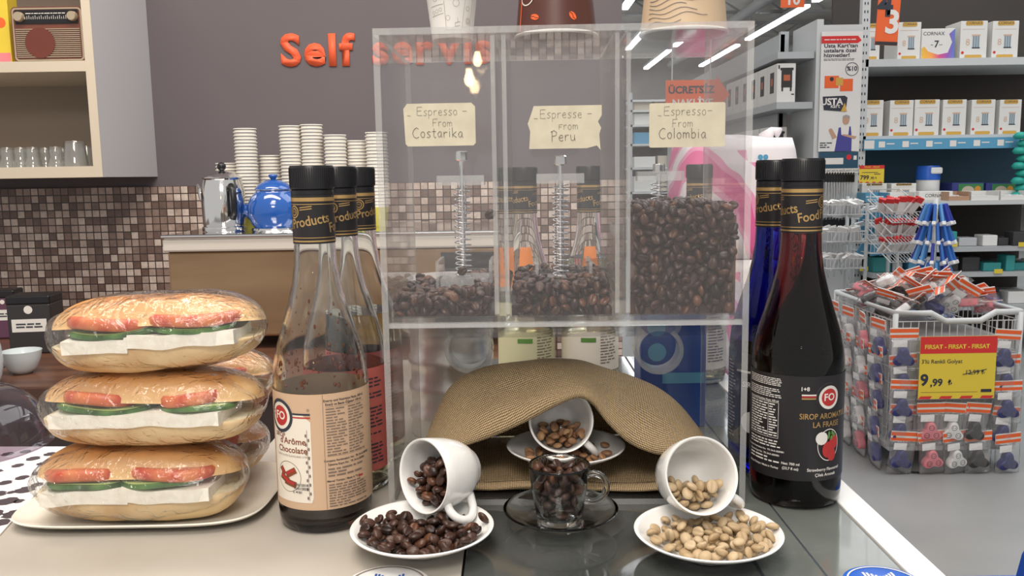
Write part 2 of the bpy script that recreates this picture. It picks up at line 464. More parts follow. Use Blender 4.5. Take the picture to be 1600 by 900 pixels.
# ------------------------------------------------------------------ display counter
ex = G(1470, 900).x + 0.002                                   # outer right edge of the counter
YF, YB = 0.30, 1.30
strip_w = 0.024
glassgrey = pm('frosted_counter_glass', (0.24, 0.27, 0.26), 0.14, coat=0.3)
noise_mix(glassgrey, (0.11, 0.125, 0.115), (0.16, 0.175, 0.16), 8, 5)
darkglass = pm('dark_counter_glass', (0.055, 0.06, 0.058), 0.08, coat=0.5)
noise_mix(darkglass, (0.045, 0.05, 0.048), (0.085, 0.09, 0.085), 7, 5)
ct = thing('display_counter', 'white and glass-topped cafe counter that everything in front stands on', 'counter', (0, 0.3, FLOOR))
def cb(name, lo, hi, m, bev=0.0):
    lo = (lo[0], lo[1] - .3, lo[2] - FLOOR); hi = (hi[0], hi[1] - .3, hi[2] - FLOOR)
    return obj(name, box(lo, hi, bev), m, ct)
x1 = G(722, 899).x; x2 = G(1190, 895).x; x3 = G(1253, 850).x
YL = G(60, 705).y                                              # the left wing of the counter is shallower
bm = NB()
prism(bm, [(-.75, YF), (x1 - .0008, YF), (x1 - .0008, YB), (-.26, YB), (-.26, YL), (-.75, YL)], 0, .03)
bmesh.ops.transform(bm, matrix=Matrix(((1, 0, 0, 0), (0, 0, 1, -.3), (0, -1, 0, -FLOOR), (0, 0, 0, 1))), verts=bm.verts)
wt = obj('white_top', bm, white, ct); wt['label'] = 'white laminate counter top'
cb('dark_glass_top', (x1 + .0008, YF, -0.012), (x2 - .0008, YB, 0), darkglass, 0.001)
cb('grey_glass_top', (x2 + .0008, YF, -0.012), (x3 - .0006, YB, 0), glassgrey, 0.001)
cb('grey_glass_top', (x3 + .0006, YF, -0.012), (ex - strip_w, YB, 0), glassgrey, 0.001)
cb('edge_strip', (ex - strip_w + .0005, YF, -0.02), (ex, YB, 0.002), white_pl, 0.001)
cb('body', (-0.74, YF + .01, FLOOR), (ex - .004, YL - .01, -0.031), white)
cb('body', (-0.25, YL - .0095, FLOOR), (ex - .004, YB - .01, -0.031), white)
cb('joint', (x3 - .0006, YF, -0.012), (x3 + .0006, YB, -0.0006), ink)
cb('joint', (x2 - .0008, YF, -0.012), (x2 + .0008, YB, -0.0006), ink)

# ------------------------------------------------------------------ acrylic coffee bean dispenser
BL, BR = G(608, 790), G(1164, 787)
BW = (BR - BL).length; BD = 0.175
yaw = math.atan2(BR.y - BL.y, BR.x - BL.x)
cen = (BL + BR) / 2
BH = 0.397; HZ = D(885, 503, cen.y).z; HB = HZ - 0.045
disp = thing('bean_dispenser', 'clear acrylic three-compartment coffee bean dispenser with handwritten paper labels', 'dispenser', (cen.x, cen.y, 0.0), (0, 0, yaw))
DM = Matrix.Translation((cen.x, cen.y, 0)) @ Matrix.Rotation(yaw, 4, 'Z')
DMI = DM.inverted()
def panel(name, lo, hi, m=None, parent=None):
    bm = box(lo, hi)
    dims = [hi[i] - lo[i] for i in range(3)]; ax = dims.index(min(dims))
    for f in bm.faces:
        f.normal_update()
        f.material_index = 0 if abs(f.normal[ax]) > .9 else 1
    return obj(name, bm, [m or acrylic, acrylic_edge], parent or disp)
hw = BW / 2; T = 0.0052
def lx(px, py=400): # local x on the front plane of the dispenser
    return (DMI @ D(px, py, cen.y)).x
def lz(px, py): return D(px, py, cen.y).z
panel('side_panel', (-hw, 0, 0), (-hw + T, BD, BH - T))
panel('side_panel', (hw - T, 0, 0), (hw, BD, BH - T))
panel('front_panel', (-hw + T, 0, HZ), (hw - T, T, BH - T), front_acrylic)
panel('back_panel', (-hw + T, BD - T, 0), (hw - T, BD, BH - T))
panel('top_panel', (-hw, 0, BH - T), (hw, BD, BH))
panel('base_panel', (-hw + T, 0.0, 0.0), (hw - T, BD - T, 0.005))
panel('front_rail', (-hw + T, 0.0, HZ - .004), (hw - T, T, HZ - .0002), acrylic_edge)
# sloping hopper floor
bm = NB(); prism(bm, [(0, HZ), (0, HZ + .005), (BD - 2 * T, HB + .005), (BD - 2 * T, HB)], 0, 1)
bmesh.ops.transform(bm, matrix=Matrix(((0, BW - 2 * T, 0, -hw + T), (1, 0, 0, T), (0, 0, 1, 0), (0, 0, 0, 1))), verts=bm.verts)
obj('sloping_floor', bm, acrylic, disp)
d1, d2 = lx(783), lx(974)
divs = []
for c in (d1, d2):
    for s in (-1, 1):
        xa = c + s * .0045 - .0018; divs.append((xa, xa + .0036))
        bm = NB()
        prism(bm, [(T + .001, HZ + .006), (T + .001, BH - T - .001), (BD - T - .001, BH - T - .001), (BD - T - .001, HB + .008)], 0, .0036)
        for f in bm.faces:
            f.normal_update(); f.material_index = 0 if abs(f.normal.y) > .9 else 1
        bmesh.ops.transform(bm, matrix=Matrix(((0, 1, 0, xa), (1, 0, 0, 0), (0, 0, 1, 0), (0, 0, 0, 1))), verts=bm.verts)
        obj('divider', bm, [acrylic, acrylic_edge], disp)
# outlet rings under the floor, at the back
for px in (731, 1031):
    p = DMI @ D(px, 549, cen.y + BD - .035)
    rr = .0245
    bm = NB()
    prof = [(rr, 0), (rr, .022), (rr - .0045, .022), (rr - .0045, 0), (rr, 0)]
    lathe(bm, prof, 40, 0, Matrix.Translation((p.x, BD - T - .001, p.z)) @ Matrix.Rotation(PI / 2, 4, 'X'))
    obj('outlet_ring', bm, [acrylic_edge], disp, smooth=True, angle=40)
# plungers
def plunger(px, ytop, ybar, ybase, pxb0, pxb1, Y):
    def q(x, y): v = DMI @ D(x, y, cen.y + Y); return v
    top, bar, base = q(px, ytop), q(px, ybar), q(px, ybase)
    x = top.x; rod = thing_part = None
    zb, zt, zs = base.z, top.z, bar.z
    p = obj('plunger_rod', tube(NB(), [(x, Y, zb), (x, Y, zt - .008)], .0022, 12), chrome, disp, smooth=True, angle=50)
    bm = NB(); lathe(bm, [(0, zt - .009), (.0055, zt - .009), (.0058, zt - .008), (.0058, zt - .001), (.005, zt), (0, zt)], 8, 0, Matrix.Translation((x, Y, 0)))
    obj('knob', bm, chrome, p)
    b0, b1 = q(pxb0, ybar).x, q(pxb1, ybar).x
    panel('crossbar', (b0, Y - .008, zs - .005), (b1, Y + .008, zs + .004), acrylic_edge)
    n = 17 if zs - zb > .06 else 6
    pts = []
    for i in range(n * 14 + 1):
        a = 2 * PI * i / 14; pts.append((x + .0075 * math.cos(a), Y + .0075 * math.sin(a), zs - .006 - (zs - .006 - zb) * i / (n * 14)))
    obj('spring', tube(NB(), pts, .00062, 5), spring_steel, disp, smooth=True)
    return x, zb
PY = 0.10
px1 = plunger(720, 236, 281, 432, 683, 757, PY)
px2 = plunger(875, 243, 278, 432, 838, 912, PY)
px3 = plunger(1029, 256, 274, 330, 994, 1066, PY + .02)
gw = []
for x, z in (px1, px2):
    zt = z + .004
    x0, x1_, y0, y1 = x - .024, x + .028, PY - .022, PY + .03
    for lo, hi in (((x0, y0, HB + .03), (x0 + .003, y1, zt + .012)), ((x1_ - .003, y0, HB + .03), (x1_, y1, zt + .012)), ((x0 + .003, y1 - .003, HB + .03), (x1_ - .003, y1, zt))):
        panel('guide_wall', lo, hi)
    panel('guide_block', (x0 + .004, y0 + .002, zt - .022), (x1_ - .004, y1 - .004, zt - .004), acrylic_edge)
# handwritten paper labels: a small stroke alphabet
SW = {
 'E': (.62, [[(.6, 1), (.02, .98), (0, .02), (.6, .0)], [(.02, .52), (.5, .55)]]),
 'F': (.6, [[(.62, 1), (.02, .97), (0, 0)], [(.02, .5), (.42, .53)]]),
 'f': (.5, [[(.5, .62), (.05, .6), (.04, 0)], [(.04, .32), (.35, .34)]]),
 'C': (.68, [[(.62, .9), (.4, 1.03), (.12, .8), (0, .45), (.12, .1), (.38, -.04), (.64, .08)]]),
 'P': (.6, [[(.08, -.05), (.06, .95)], [(-.05, .9), (.25, 1.05), (.55, .85), (.45, .55), (.08, .48)]]),
 's': (.42, [[(.4, .58), (.18, .62), (.04, .48), (.2, .33), (.38, .18), (.22, 0), (0, .06)]]),
 'p': (.48, [[(0, .58), (.02, -.4)], [(.02, .5), (.22, .62), (.42, .45), (.36, .12), (.18, 0), (.02, .08)]]),
 'r': (.38, [[(0, .6), (.02, 0)], [(.02, .38), (.16, .58), (.36, .56)]]),
 'e': (.46, [[(.02, .3), (.4, .36), (.34, .58), (.16, .6), (.0, .36), (.06, .08), (.24, 0), (.42, .1)]]),
 'o': (.46, [[(.22, .6), (.04, .48), (0, .22), (.14, 0), (.34, .04), (.42, .34), (.32, .56), (.22, .6)]]),
 'm': (.68, [[(0, .6), (.02, 0)], [(.02, .42), (.16, .58), (.28, .45), (.3, .0)], [(.3, .42), (.44, .58), (.58, .45), (.6, 0)]]),
 'n': (.46, [[(0, .6), (.02, 0)], [(.02, .42), (.2, .6), (.36, .45), (.38, 0)]]),
 't': (.40, [[(.18, .95), (.16, .1), (.28, 0), (.38, .06)], [(-.02, .62), (.38, .64)]]),
 'a': (.48, [[(.4, .5), (.2, .6), (0, .35), (.08, .04), (.26, .04), (.4, .45), (.4, .05), (.48, 0)]]),
 'i': (.18, [[(.05, .6), (.06, 0)], [(.05, .82), (.07, .86)]]),
 'k': (.46, [[(0, 1), (.02, 0)], [(.4, .6), (.04, .28), (.42, 0)]]),
 'u': (.48, [[(0, .6), (.04, .12), (.2, 0), (.38, .14), (.4, .6)], [(.4, .3), (.44, 0)]]),
 'l': (.16, [[(.04, 1), (.05, 0)]]),
 'b': (.46, [[(0, 1), (.02, 0)], [(.02, .45), (.22, .6), (.4, .4), (.34, .08), (.16, 0), (.02, .08)]]),
 '_': (.55, [[(0, .02), (.4, .0)]]), '-': (.6, [[(0, .45), (.5, .47)]]), ' ': (.3, [])}
def handwrite(bm, s, x, z, h, r, tilt=0.0, y=0.0):
    wtot = sum(SW[c][0] + .16 for c in s) * h; cx = x - wtot / 2
    for c in s:
        w_, strokes = SW[c]; dz = R.uniform(-.03, .03)
        for st in strokes:
            pts = [(cx + q[0] * h, y, z + (q[1] + dz) * h + tilt * (cx + q[0] * h - x)) for q in st]
            tube(bm, pts, r, 6, flat=0.5)
        cx += (w_ + .16) * h
cards = [((629, 161), (742, 228), 'Costarika', 'peeling-corner card marked Costarika', 0, '_ Espresso -', 'From'),
         ((826, 165), (940, 234), 'Peru', 'torn-edged card marked Peru', 1, '_Espresse -', 'from'),
         ((1014, 161), (1132, 230), 'Colombia', 'card marked Colombia', 2, '_Espresso-', 'From')]
for (ax, ay), (bx_, by), word, lab, kind, l1, l2 in cards:
    xa, xb = lx(ax, ay), lx(bx_, ay); za, zb = lz((ax + bx_) / 2, by), lz((ax + bx_) / 2, ay)
    W_, H_ = xb - xa, zb - za
    if kind == 0:
        poly = [(xa + .003, za), (xb - .002, za), (xb, za + .002), (xb, zb - .003), (xb - .003, zb), (xa + .003, zb), (xa, zb - .004), (xa + .001, za + .002)]
    elif kind == 1:
        poly = [(xa, za + .001), (xb - .012, za + .001), (xb - .004, za + .003), (xb - .001, za - .0005), (xb - .002, za + .012), (xb - .0005, za + .017), (xb - .003, za + .022), (xb, za + .027), (xb, zb), (xa + .004, zb), (xa + .002, zb - .006), (xa - .001, zb - .014), (xa + .001, zb - .02)]
    else:
        poly = rounded(xa, za, xb, zb, .0015, 3)
    c_ = obj('paper_label', prism(NB(), poly, -.0006, -.0001), card_paper, disp); c_['label'] = lab
    bm = NB(); mx = (xa + xb) / 2
    handwrite(bm, l1, mx - .001, zb - H_ * .28, H_ * .20, .00022, y=-.0007)
    handwrite(bm, l2, mx + (.003 if kind != 2 else -.003), zb - H_ * .54, H_ * .18, .00022, y=-.0007)
    handwrite(bm, word, mx - (.001 if kind != 2 else .003), zb - H_ * .80, H_ * .23, .00036, y=-.0007)
    obj('handwriting', bm, ink, c_)

# ------------------------------------------------------------------ coffee beans
def bean_bm():
    bm = NB(); n, m = 20, 9; a, b, c = 1, 1, 1
    V = []
    for i in range(m + 1):
        th = PI * i / m; row = []
        for k in range(n):
            ph = 2 * PI * k / n
            x = -math.cos(th); y = math.sin(th) * math.cos(ph); z = math.sin(th) * math.sin(ph)
            if z > 0:
                z *= 0.72
                z -= 0.46 * math.exp(-(y / 0.17) ** 2) * max(0, 1 - x * x * .8)
            row.append((x, y + (0.05 * math.sin(3 * x) if z > 0 else 0), z))
        V.append(row)
    P = [[None] * n for _ in range(m + 1)]
    top = bm.verts.new((-1, 0, 0)); bot = bm.verts.new((1, 0, 0))
    vv = [[bm.verts.new(V[i][k]) for k in range(n)] for i in range(1, m)]
    for k in range(n):
        j = (k + 1) % n
        bm.faces.new((top, vv[0][j], vv[0][k])); bm.faces.new((bot, vv[-1][k], vv[-1][j]))
        for i in range(len(vv) - 1): bm.faces.new((vv[i][k], vv[i][j], vv[i + 1][j], vv[i + 1][k]))
    bmesh.ops.recalc_face_normals(bm, faces=bm.faces)
    return bm
BS = (.0049, .0040, .0030)                                       # half sizes of a bean
def bean_material(name, cols, rough, island=False, coat=0.0):
    m = pm(name, cols[0], rough, coat=coat); n, l = NT(m)
    if island: g = n.new('ShaderNodeNewGeometry'); o_ = g.outputs['Random Per Island']
    else: g = n.new('ShaderNodeObjectInfo'); o_ = g.outputs['Random']
    r = n.new('ShaderNodeValToRGB'); e = r.color_ramp.elements
    e[0].position = 0; e[0].color = (*cols[0], 1); e[1].position = 1; e[1].color = (*cols[-1], 1)
    for i, c in enumerate(cols[1:-1]): q = e.new((i + 1) / (len(cols) - 1)); q.color = (*c, 1)
    l.new(o_, r.inputs[0]); l.new(r.outputs[0], bsdf(m).inputs['Base Color'])
    return m
roast_cols = [(.022, .010, .007), (.034, .015, .010), (.048, .020, .013), (.060, .026, .016), (.070, .031, .020), (.042, .018, .012), (.14, .054, .025)]
roast = bean_material('roasted_bean', roast_cols, 0.33)
roast_mass = bean_material('roasted_beans_mass', roast_cols, 0.36, True)
green_cols = [(.36, .25, .13), (.44, .32, .18), (.50, .37, .22), (.55, .42, .26), (.40, .28, .15)]
greenb = bean_material('green_bean', green_cols, 0.45)
light_cols = [(.20, .10, .05), (.28, .15, .075), (.34, .20, .10), (.24, .12, .06)]
lightb = bean_material('light_roast_bean', light_cols, 0.45)
def bean_mesh(name, mat):
    bm = bean_bm(); bmesh.ops.scale(bm, vec=BS, verts=bm.verts)
    me = bpy.data.meshes.new(name); bm.to_mesh(me); bm.free(); me.materials.append(mat)
    me.polygons.foreach_set('use_smooth', [True] * len(me.polygons)); return me
ME_ROAST, ME_GREEN, ME_LIGHT = bean_mesh('roasted_coffee_bean', roast), bean_mesh('green_coffee_bean', greenb), bean_mesh('light_coffee_bean', lightb)

class Pile:
    """beans dropped one by one on a height field so that each rests on what is below it"""
    def __init__(s, x0, x1, y0, y1, res=.001, seed=1):
        s.x0, s.y0, s.res = x0, y0, res
        s.nx, s.ny = int((x1 - x0) / res) + 1, int((y1 - y0) / res) + 1
        s.H = np.full((s.nx, s.ny), np.nan); s.C = np.full((s.nx, s.ny), np.inf)
        s.rng = random.Random(seed); s.out = []
    def fill(s, fn):
        for i in range(s.nx):
            for j in range(s.ny):
                r = fn(s.x0 + i * s.res, s.y0 + j * s.res)
                if r is None: continue
                if isinstance(r, tuple): s.H[i, j], s.C[i, j] = r
                else: s.H[i, j] = r
    def orient(s, tilt):
        g = s.rng
        M = Matrix.Rotation(g.uniform(0, 2 * PI), 3, 'Z') @ Matrix.Rotation(g.gauss(0, tilt), 3, 'Y') @ Matrix.Rotation(g.gauss(0, tilt * 1.3) + (PI if g.random() < .45 else 0), 3, 'X')
        return M
    def stencil(s, M, k):
        Rm = np.array(M); S = np.diag([(a * k) ** 2 for a in BS]); A = Rm @ S @ Rm.T; B = np.linalg.inv(A)
        h = int(math.ceil(BS[0] * k / s.res)); ax = np.arange(-h, h + 1) * s.res
        dx, dy = np.meshgrid(ax, ax, indexing='ij')
        b2 = B[0, 2] * dx + B[1, 2] * dy; q = B[0, 0] * dx * dx + 2 * B[0, 1] * dx * dy + B[1, 1] * dy * dy - 1
        disc_ = b2 * b2 - B[2, 2] * q; ok = disc_ > 0; sq = np.sqrt(np.where(ok, disc_, 0))
        return h, ok, np.where(ok, (-b2 - sq) / B[2, 2], 0), np.where(ok, (-b2 + sq) / B[2, 2], 0)
    def drop(s, n, cand, score=None, tries=14, tilt=.45, keep=None, ceil=None):
        made = 0
        for _ in range(n):
            M = s.orient(tilt); k = s.rng.uniform(.9, 1.1); h, ok, lo, up = s.stencil(M, k); best = None
            for _t in range(tries):
                x, y = cand(s.rng); i = int(round((x - s.x0) / s.res)); j = int(round((y - s.y0) / s.res))
                if i - h < 0 or j - h < 0 or i + h >= s.nx or j + h >= s.ny: continue
                sub = s.H[i - h:i + h + 1, j - h:j + h + 1]
                if np.isnan(sub[ok]).any(): continue
                zc = float(np.max((sub - lo)[ok]))
                if (zc + up > s.C[i - h:i + h + 1, j - h:j + h + 1])[ok].any(): continue
                if ceil is not None and zc > ceil(s.x0 + i * s.res, s.y0 + j * s.res): continue
                sc_ = zc + (score(x, y) if score else 0)
                if best is None or sc_ < best[0]: best = (sc_, zc, i, j)
            if best is None: continue
            _, zc, i, j = best
            sub = s.H[i - h:i + h + 1, j - h:j + h + 1]; sub[ok] = np.maximum(sub, zc + up - .0002)[ok]
            s.out.append((Vector((s.x0 + i * s.res, s.y0 + j * s.res, zc)), M.copy(), k)); made += 1
        return made
def bean_objects(items, me, name, label, group, X=None):
    res = []
    for p, M, k in items:
        o = bpy.data.objects.new(name, me); COL.objects.link(o)
        mw = Matrix.Translation(p) @ M.to_4x4() @ Matrix.Diagonal((k, k, k, 1))
        if X is not None: mw = X @ mw
        o.matrix_world = mw; tag(o, label, 'coffee bean', group); res.append(o)
    return res
def bvh_of(objs):
    vs_, ps = [], []
    for o, M in objs:
        b = len(vs_); vs_ += [M @ v.co for v in o.data.vertices]; ps += [[b + i for i in p.vertices] for p in o.data.polygons]
    return BVHTree.FromPolygons(vs_, ps)

# hoppers (in the dispenser's own frame)
comps = [(-hw + T, divs[0][0]), (divs[1][1], divs[2][0]), (divs[3][1], hw - T)]
def fl(y): return HZ + .005 + (HB - HZ) * max(0, (y - T)) / (BD - 2 * T)
levels = [lambda x: HZ + .026 - .004 * math.sin((x - comps[0][0]) * 60), lambda x: HZ + .033 + .04 * max(0, x - comps[1][0] - .06), lambda x: HZ + .098 + .0 * x]
mass_items = []; mass_core = []
lab3 = ['roasted coffee bean behind the front pane of the Costarika hopper', 'roasted coffee bean behind the front pane of the Peru hopper']
grp3 = ['beans in the left hopper', 'beans in the middle hopper']
for ci, (xa, xb) in enumerate(comps):
    p = Pile(xa, xb, T, BD - T, .0012, seed=11 + ci); lev = levels[ci]
    slab = .017
    guide = None
    if ci < 2:
        gx = (px1, px2)[ci][0]; guide = (gx - .026, gx + .030, PY - .024, PY + .032)
    def floor_(x, y, lev=lev, guide=guide):
        if guide and guide[0] < x < guide[1] and guide[2] < y < guide[3]: return None
        if y < T + slab: return fl(y)
        return max(fl(y), lev(x) - .012)
    p.fill(floor_)
    cc = lambda g, xa=xa, xb=xb: (g.uniform(xa, xb), g.uniform(T, BD - T))
    cf = lambda g, xa=xa, xb=xb: (g.uniform(xa, xb), g.uniform(T, T + slab * .9))
    top = lambda x, y, lev=lev: lev(x) - .003
    p.drop((70, 120, 420)[ci], cf, tries=16, tilt=1.3, ceil=top)
    p.drop(190, cc, tries=16, ceil=top)
    items = p.out
    if ci < 2:
        front = sorted(items, key=lambda t: t[0].y - .3 * t[0].z)
        nv = (42, 52)[ci]
        bean_objects(front[:nv], ME_ROAST, 'roasted_coffee_bean', lab3[ci], grp3[ci], DM)
        mass_items += front[nv:]
    else: mass_items += items
    mass_core.append((xa, xb, lev, guide))
bm = NB(); tb = bean_bm(); bmesh.ops.scale(tb, vec=BS, verts=tb.verts)
tv = [v.co.copy() for v in tb.verts]; tf = [[v.index for v in f.verts] for f in tb.faces]; tb.verts.index_update(); tb.free()
vs_, fs_ = [], []
for p, M, k in mass_items:
    b = len(vs_); vs_ += [p + M @ (v * k) for v in tv]; fs_ += [[b + i for i in f] for f in tf]
for xa, xb, lev, guide in mass_core:                             # heap below the top layer
    nx, ny = 26, 40; b = len(vs_)
    y0 = T + slab + .001
    for i in range(nx + 1):
        for j in range(ny + 1):
            x = xa + .001 + (xb - xa - .002) * i / nx; y = y0 + (BD - T - .001 - y0) * j / ny
            z = max(fl(y) + .0005, lev(x) - .013 + .001 * math.sin(x * 900) * math.sin(y * 800))
            if guide and guide[0] < x < guide[1] and guide[2] < y < guide[3]: z = min(z, HZ + .004); z = fl(y) + .0005
            vs_.append(Vector((x, y, z)))
    q = lambda i, j, b=b: b + i * (ny + 1) + j
    for i in range(nx):
        for j in range(ny): fs_.append([q(i, j), q(i + 1, j), q(i + 1, j + 1), q(i, j + 1)])
    b2 = len(vs_)
    for i in range(nx + 1): vs_.append(Vector((xa + .001 + (xb - xa - .002) * i / nx, y0, fl(y0) + .0005)))
    for i in range(nx): fs_.append([b2 + i, b2 + i + 1, q(i + 1, 0), q(i, 0)])
me = bpy.data.meshes.new('coffee_beans'); me.from_pydata([v[:] for v in vs_], [], fs_); me.materials.append(roast_mass)
me.polygons.foreach_set('use_smooth', [True] * len(me.polygons)); me.update()
o = bpy.data.objects.new('coffee_beans', me); COL.objects.link(o); o.matrix_world = DM
tag(o, 'deep heap of dark roasted coffee beans filling the Colombia hopper and the backs of the others', 'coffee beans', kind='stuff')
for (px, py, yy, lb) in ((722, 424, PY - .009, 'single coffee bean caught at the foot of the Costarika plunger spring'), (766, 335, T + .0028, 'single coffee bean stuck high on the pane of the Costarika hopper')):
    v = DMI @ D(px, py, cen.y + yy)
    bean_objects([(Vector((v.x, yy, v.z)), Matrix.Rotation(PI / 2, 3, 'X') @ Matrix.Rotation(.5, 3, 'Z'), 1.0)], ME_ROAST, 'roasted_coffee_bean', lb, None or 'stray beans', DM)

# ------------------------------------------------------------------ cups and saucers
SAUCER = [(0, .0006), (.017, .0006), (.0185, 0), (.0205, .0012), (.022, .004), (.036, .0085), (.050, .0160), (.0535, .0182), (.0538, .0192), (.0528, .0198), (.050, .0184), (.042, .0128), (.030, .0068), (.022, .0052), (.019, .0046), (0, .0046)]
def saucer_h(r):
    pts = [(0, .0046), (.019, .0046), (.022, .0052), (.030, .0068), (.042, .0128), (.050, .0184), (.0528, .0198), (.0540, .0192)]
    for a, b in zip(pts, pts[1:]):
        if r <= b[0]: return a[1] + (b[1] - a[1]) * (r - a[0]) / (b[0] - a[0])
    return -1
CUP = [(0, .0012), (.0135, .0012), (.0148, 0), (.0165, .0006), (.0172, .003), (.0215, .008), (.0252, .016), (.0276, .027), (.0288, .038), (.0292, .0465), (.0288, .0475), (.0278, .0475), (.0270, .0462), (.0262, .036), (.0248, .026), (.0222, .0165), (.0180, .0095), (.0120, .0062), (0, .0055)]
def inner_r(z):
    pts = [(.0055, .010), (.0095, .0180), (.0165, .0222), (.026, .0248), (.036, .0262), (.0475, .0278)]
    if z < .0055: return 0
    for a, b in zip(pts, pts[1:]):
        if z <= b[0]: return a[1] + (b[1] - a[1]) * (z - a[0]) / (b[0] - a[0])
    return 0
def cup_handle_bm(s=1.0, r=.0034):
    pts = [(.0270, 0, .0385), (.0335, 0, .0395), (.0400, 0, .0365), (.0430, 0, .0300), (.0415, 0, .0230), (.0360, 0, .0170), (.0290, 0, .0140), (.0225, 0, .0120)]
    fine = []
    for i in range(len(pts) - 1):
        p0, p1, p2, p3 = [Vector(pts[max(0, min(len(pts) - 1, i + d))]) for d in (-1, 0, 1, 2)]
        for t in (0, .33, .66):
            fine.append(0.5 * ((2 * p1) + (-p0 + p2) * t + (2 * p0 - 5 * p1 + 4 * p2 - p3) * t * t + (-p0 + 3 * p1 - 3 * p2 + p3) * t ** 3))
    fine.append(Vector(pts[-1]))
    return tube(NB(), fine, r, 10)
def make_saucer(name, label, c, mat=porcelain, sc=1.0, group=None):
    o = obj(name, lathe(NB(), [(r * sc, z * sc) for r, z in SAUCER], 72), mat, smooth=True, angle=60)
    o.location = c; return tag(o, label, 'saucer', group)
def make_cup(label, rimc, axis, hdir, saucer_c, gap=0.0):
    a = Vector(axis).normalized(); h = Vector(hdir); h = (h - a * h.dot(a)).normalized(); k = a.cross(h)
    Rm = Matrix((h, k, a)).transposed().to_4x4()
    base = Vector(rimc) - a * .0475
    t = thing('espresso_cup', label, 'cup', base); t.rotation_euler = Rm.to_euler()
    b = obj('cup_body', lathe(NB(), CUP, 64), porcelain, t, smooth=True, angle=60)
    hd = obj('handle', cup_handle_bm(), porcelain, t, smooth=True)
    lo = 1e9
    for ob in (b, hd):
        for v in ob.data.vertices:
            w_ = base + Rm.to_3x3() @ v.co; r = math.hypot(w_.x - saucer_c.x, w_.y - saucer_c.y)
            hh = saucer_h(r) + saucer_c.z if r < .054 else saucer_c.z - .02
            lo = min(lo, w_.z - hh)
    base.z += -lo + gap + .0003
    t.location = base
    M = Matrix.Translation(base) @ Rm
    return t, b, hd, M
def saucer_pile(sc_, extra, n, me, name, label, group, cand, seed, score=None, ceil=None):
    s_ob, sloc = sc_
    tree = bvh_of([(s_ob, Matrix.Translation(sloc))] + extra)
    p = Pile(sloc.x - .056, sloc.x + .056, sloc.y - .056, sloc.y + .056, .001, seed)
    def f(x, y):
        r = math.hypot(x - sloc.x, y - sloc.y)
        if r > .0515: return None
        hgt = saucer_h(r) + sloc.z
        hit = tree.ray_cast(Vector((x, y, hgt + .0005)), Vector((0, 0, 1)), .2)
        c = hit[0].z if hit[0] else np.inf
        return (hgt, c - .0003)
    p.fill(f); p.drop(n, cand, score=score, tries=18, tilt=.4, ceil=ceil)
    bean_objects(p.out, me, name, label, group)
    return p
def cup_pile(cupM, cup_ob, n, me, name, label, group, seed, score=None, tries=16, zmin=.006, zmax=.0478, ceil=None):
    a = (cupM.to_3x3() @ Vector((0, 0, 1))).normalized(); rc = cupM @ Vector((0, 0, .0475)); inv = cupM.inverted()
    tree = bvh_of([(cup_ob, cupM)])
    p = Pile(rc.x - .06, rc.x + .06, rc.y - .06, rc.y + .06, .001, seed); hz = a.x ** 2 + a.y ** 2
    def f(x, y):
        d_ = ((x - rc.x) * a.x + (y - rc.y) * a.y) / hz
        z0 = rc.z + a.z * d_
        l_ = inv @ Vector((x, y, z0))
        if not (zmin < l_.z < zmax) or math.hypot(l_.x, l_.y) > inner_r(min(.047, l_.z)) - .0004: return None
        dn = tree.ray_cast(Vector((x, y, z0)), Vector((0, 0, -1)), .1); up = tree.ray_cast(Vector((x, y, z0)), Vector((0, 0, 1)), .1)
        if not dn[0]: return None
        return (dn[0].z, up[0].z if up[0] else np.inf)
    p.fill(f)
    ok = np.argwhere(~np.isnan(p.H))
    def cand(g): i, j = ok[g.randrange(len(ok))]; return p.x0 + i * p.res, p.y0 + j * p.res
    p.drop(n, cand, score=score, tries=tries, tilt=.5, ceil=ceil)
    bean_objects(p.out, me, name, label, group); print('CUP', len(p.out), len(ok))
    return p
# left set, dark beans
sL = G(660, 822, .0185); sL.z = 0.0
o_sL = make_saucer('saucer', 'white saucer heaped with dark roasted beans at the front left', sL)
cupL = make_cup('white espresso cup tipped over on the saucer of dark roasted beans', G(661, 748, .047), (-.68, -.70, .12), (.55, -.45, -.65), sL, .002)
saucer_pile((o_sL, sL), [(cupL[1], cupL[3]), (cupL[2], cupL[3])], 118, ME_ROAST, 'roasted_coffee_bean', 'dark roasted coffee bean on the front left white saucer', 'beans on the left saucer',
            lambda g: (sL.x + g.uniform(-.052, .050), sL.y + g.uniform(-.052, .030)), 3, score=lambda x, y: .03 * max(0, y - sL.y + .02), ceil=lambda x, y: .0300 - .30 * max(0, math.hypot(x - sL.x, y - sL.y) - .028))
cup_pile(cupL[3], cupL[1], 80, ME_ROAST, 'roasted_coffee_bean', 'dark roasted coffee bean inside the tipped cup at front left', 'beans in the left cup', 4, score=lambda x, y: -.25 * (x - sL.x) + .25 * (y - sL.y))
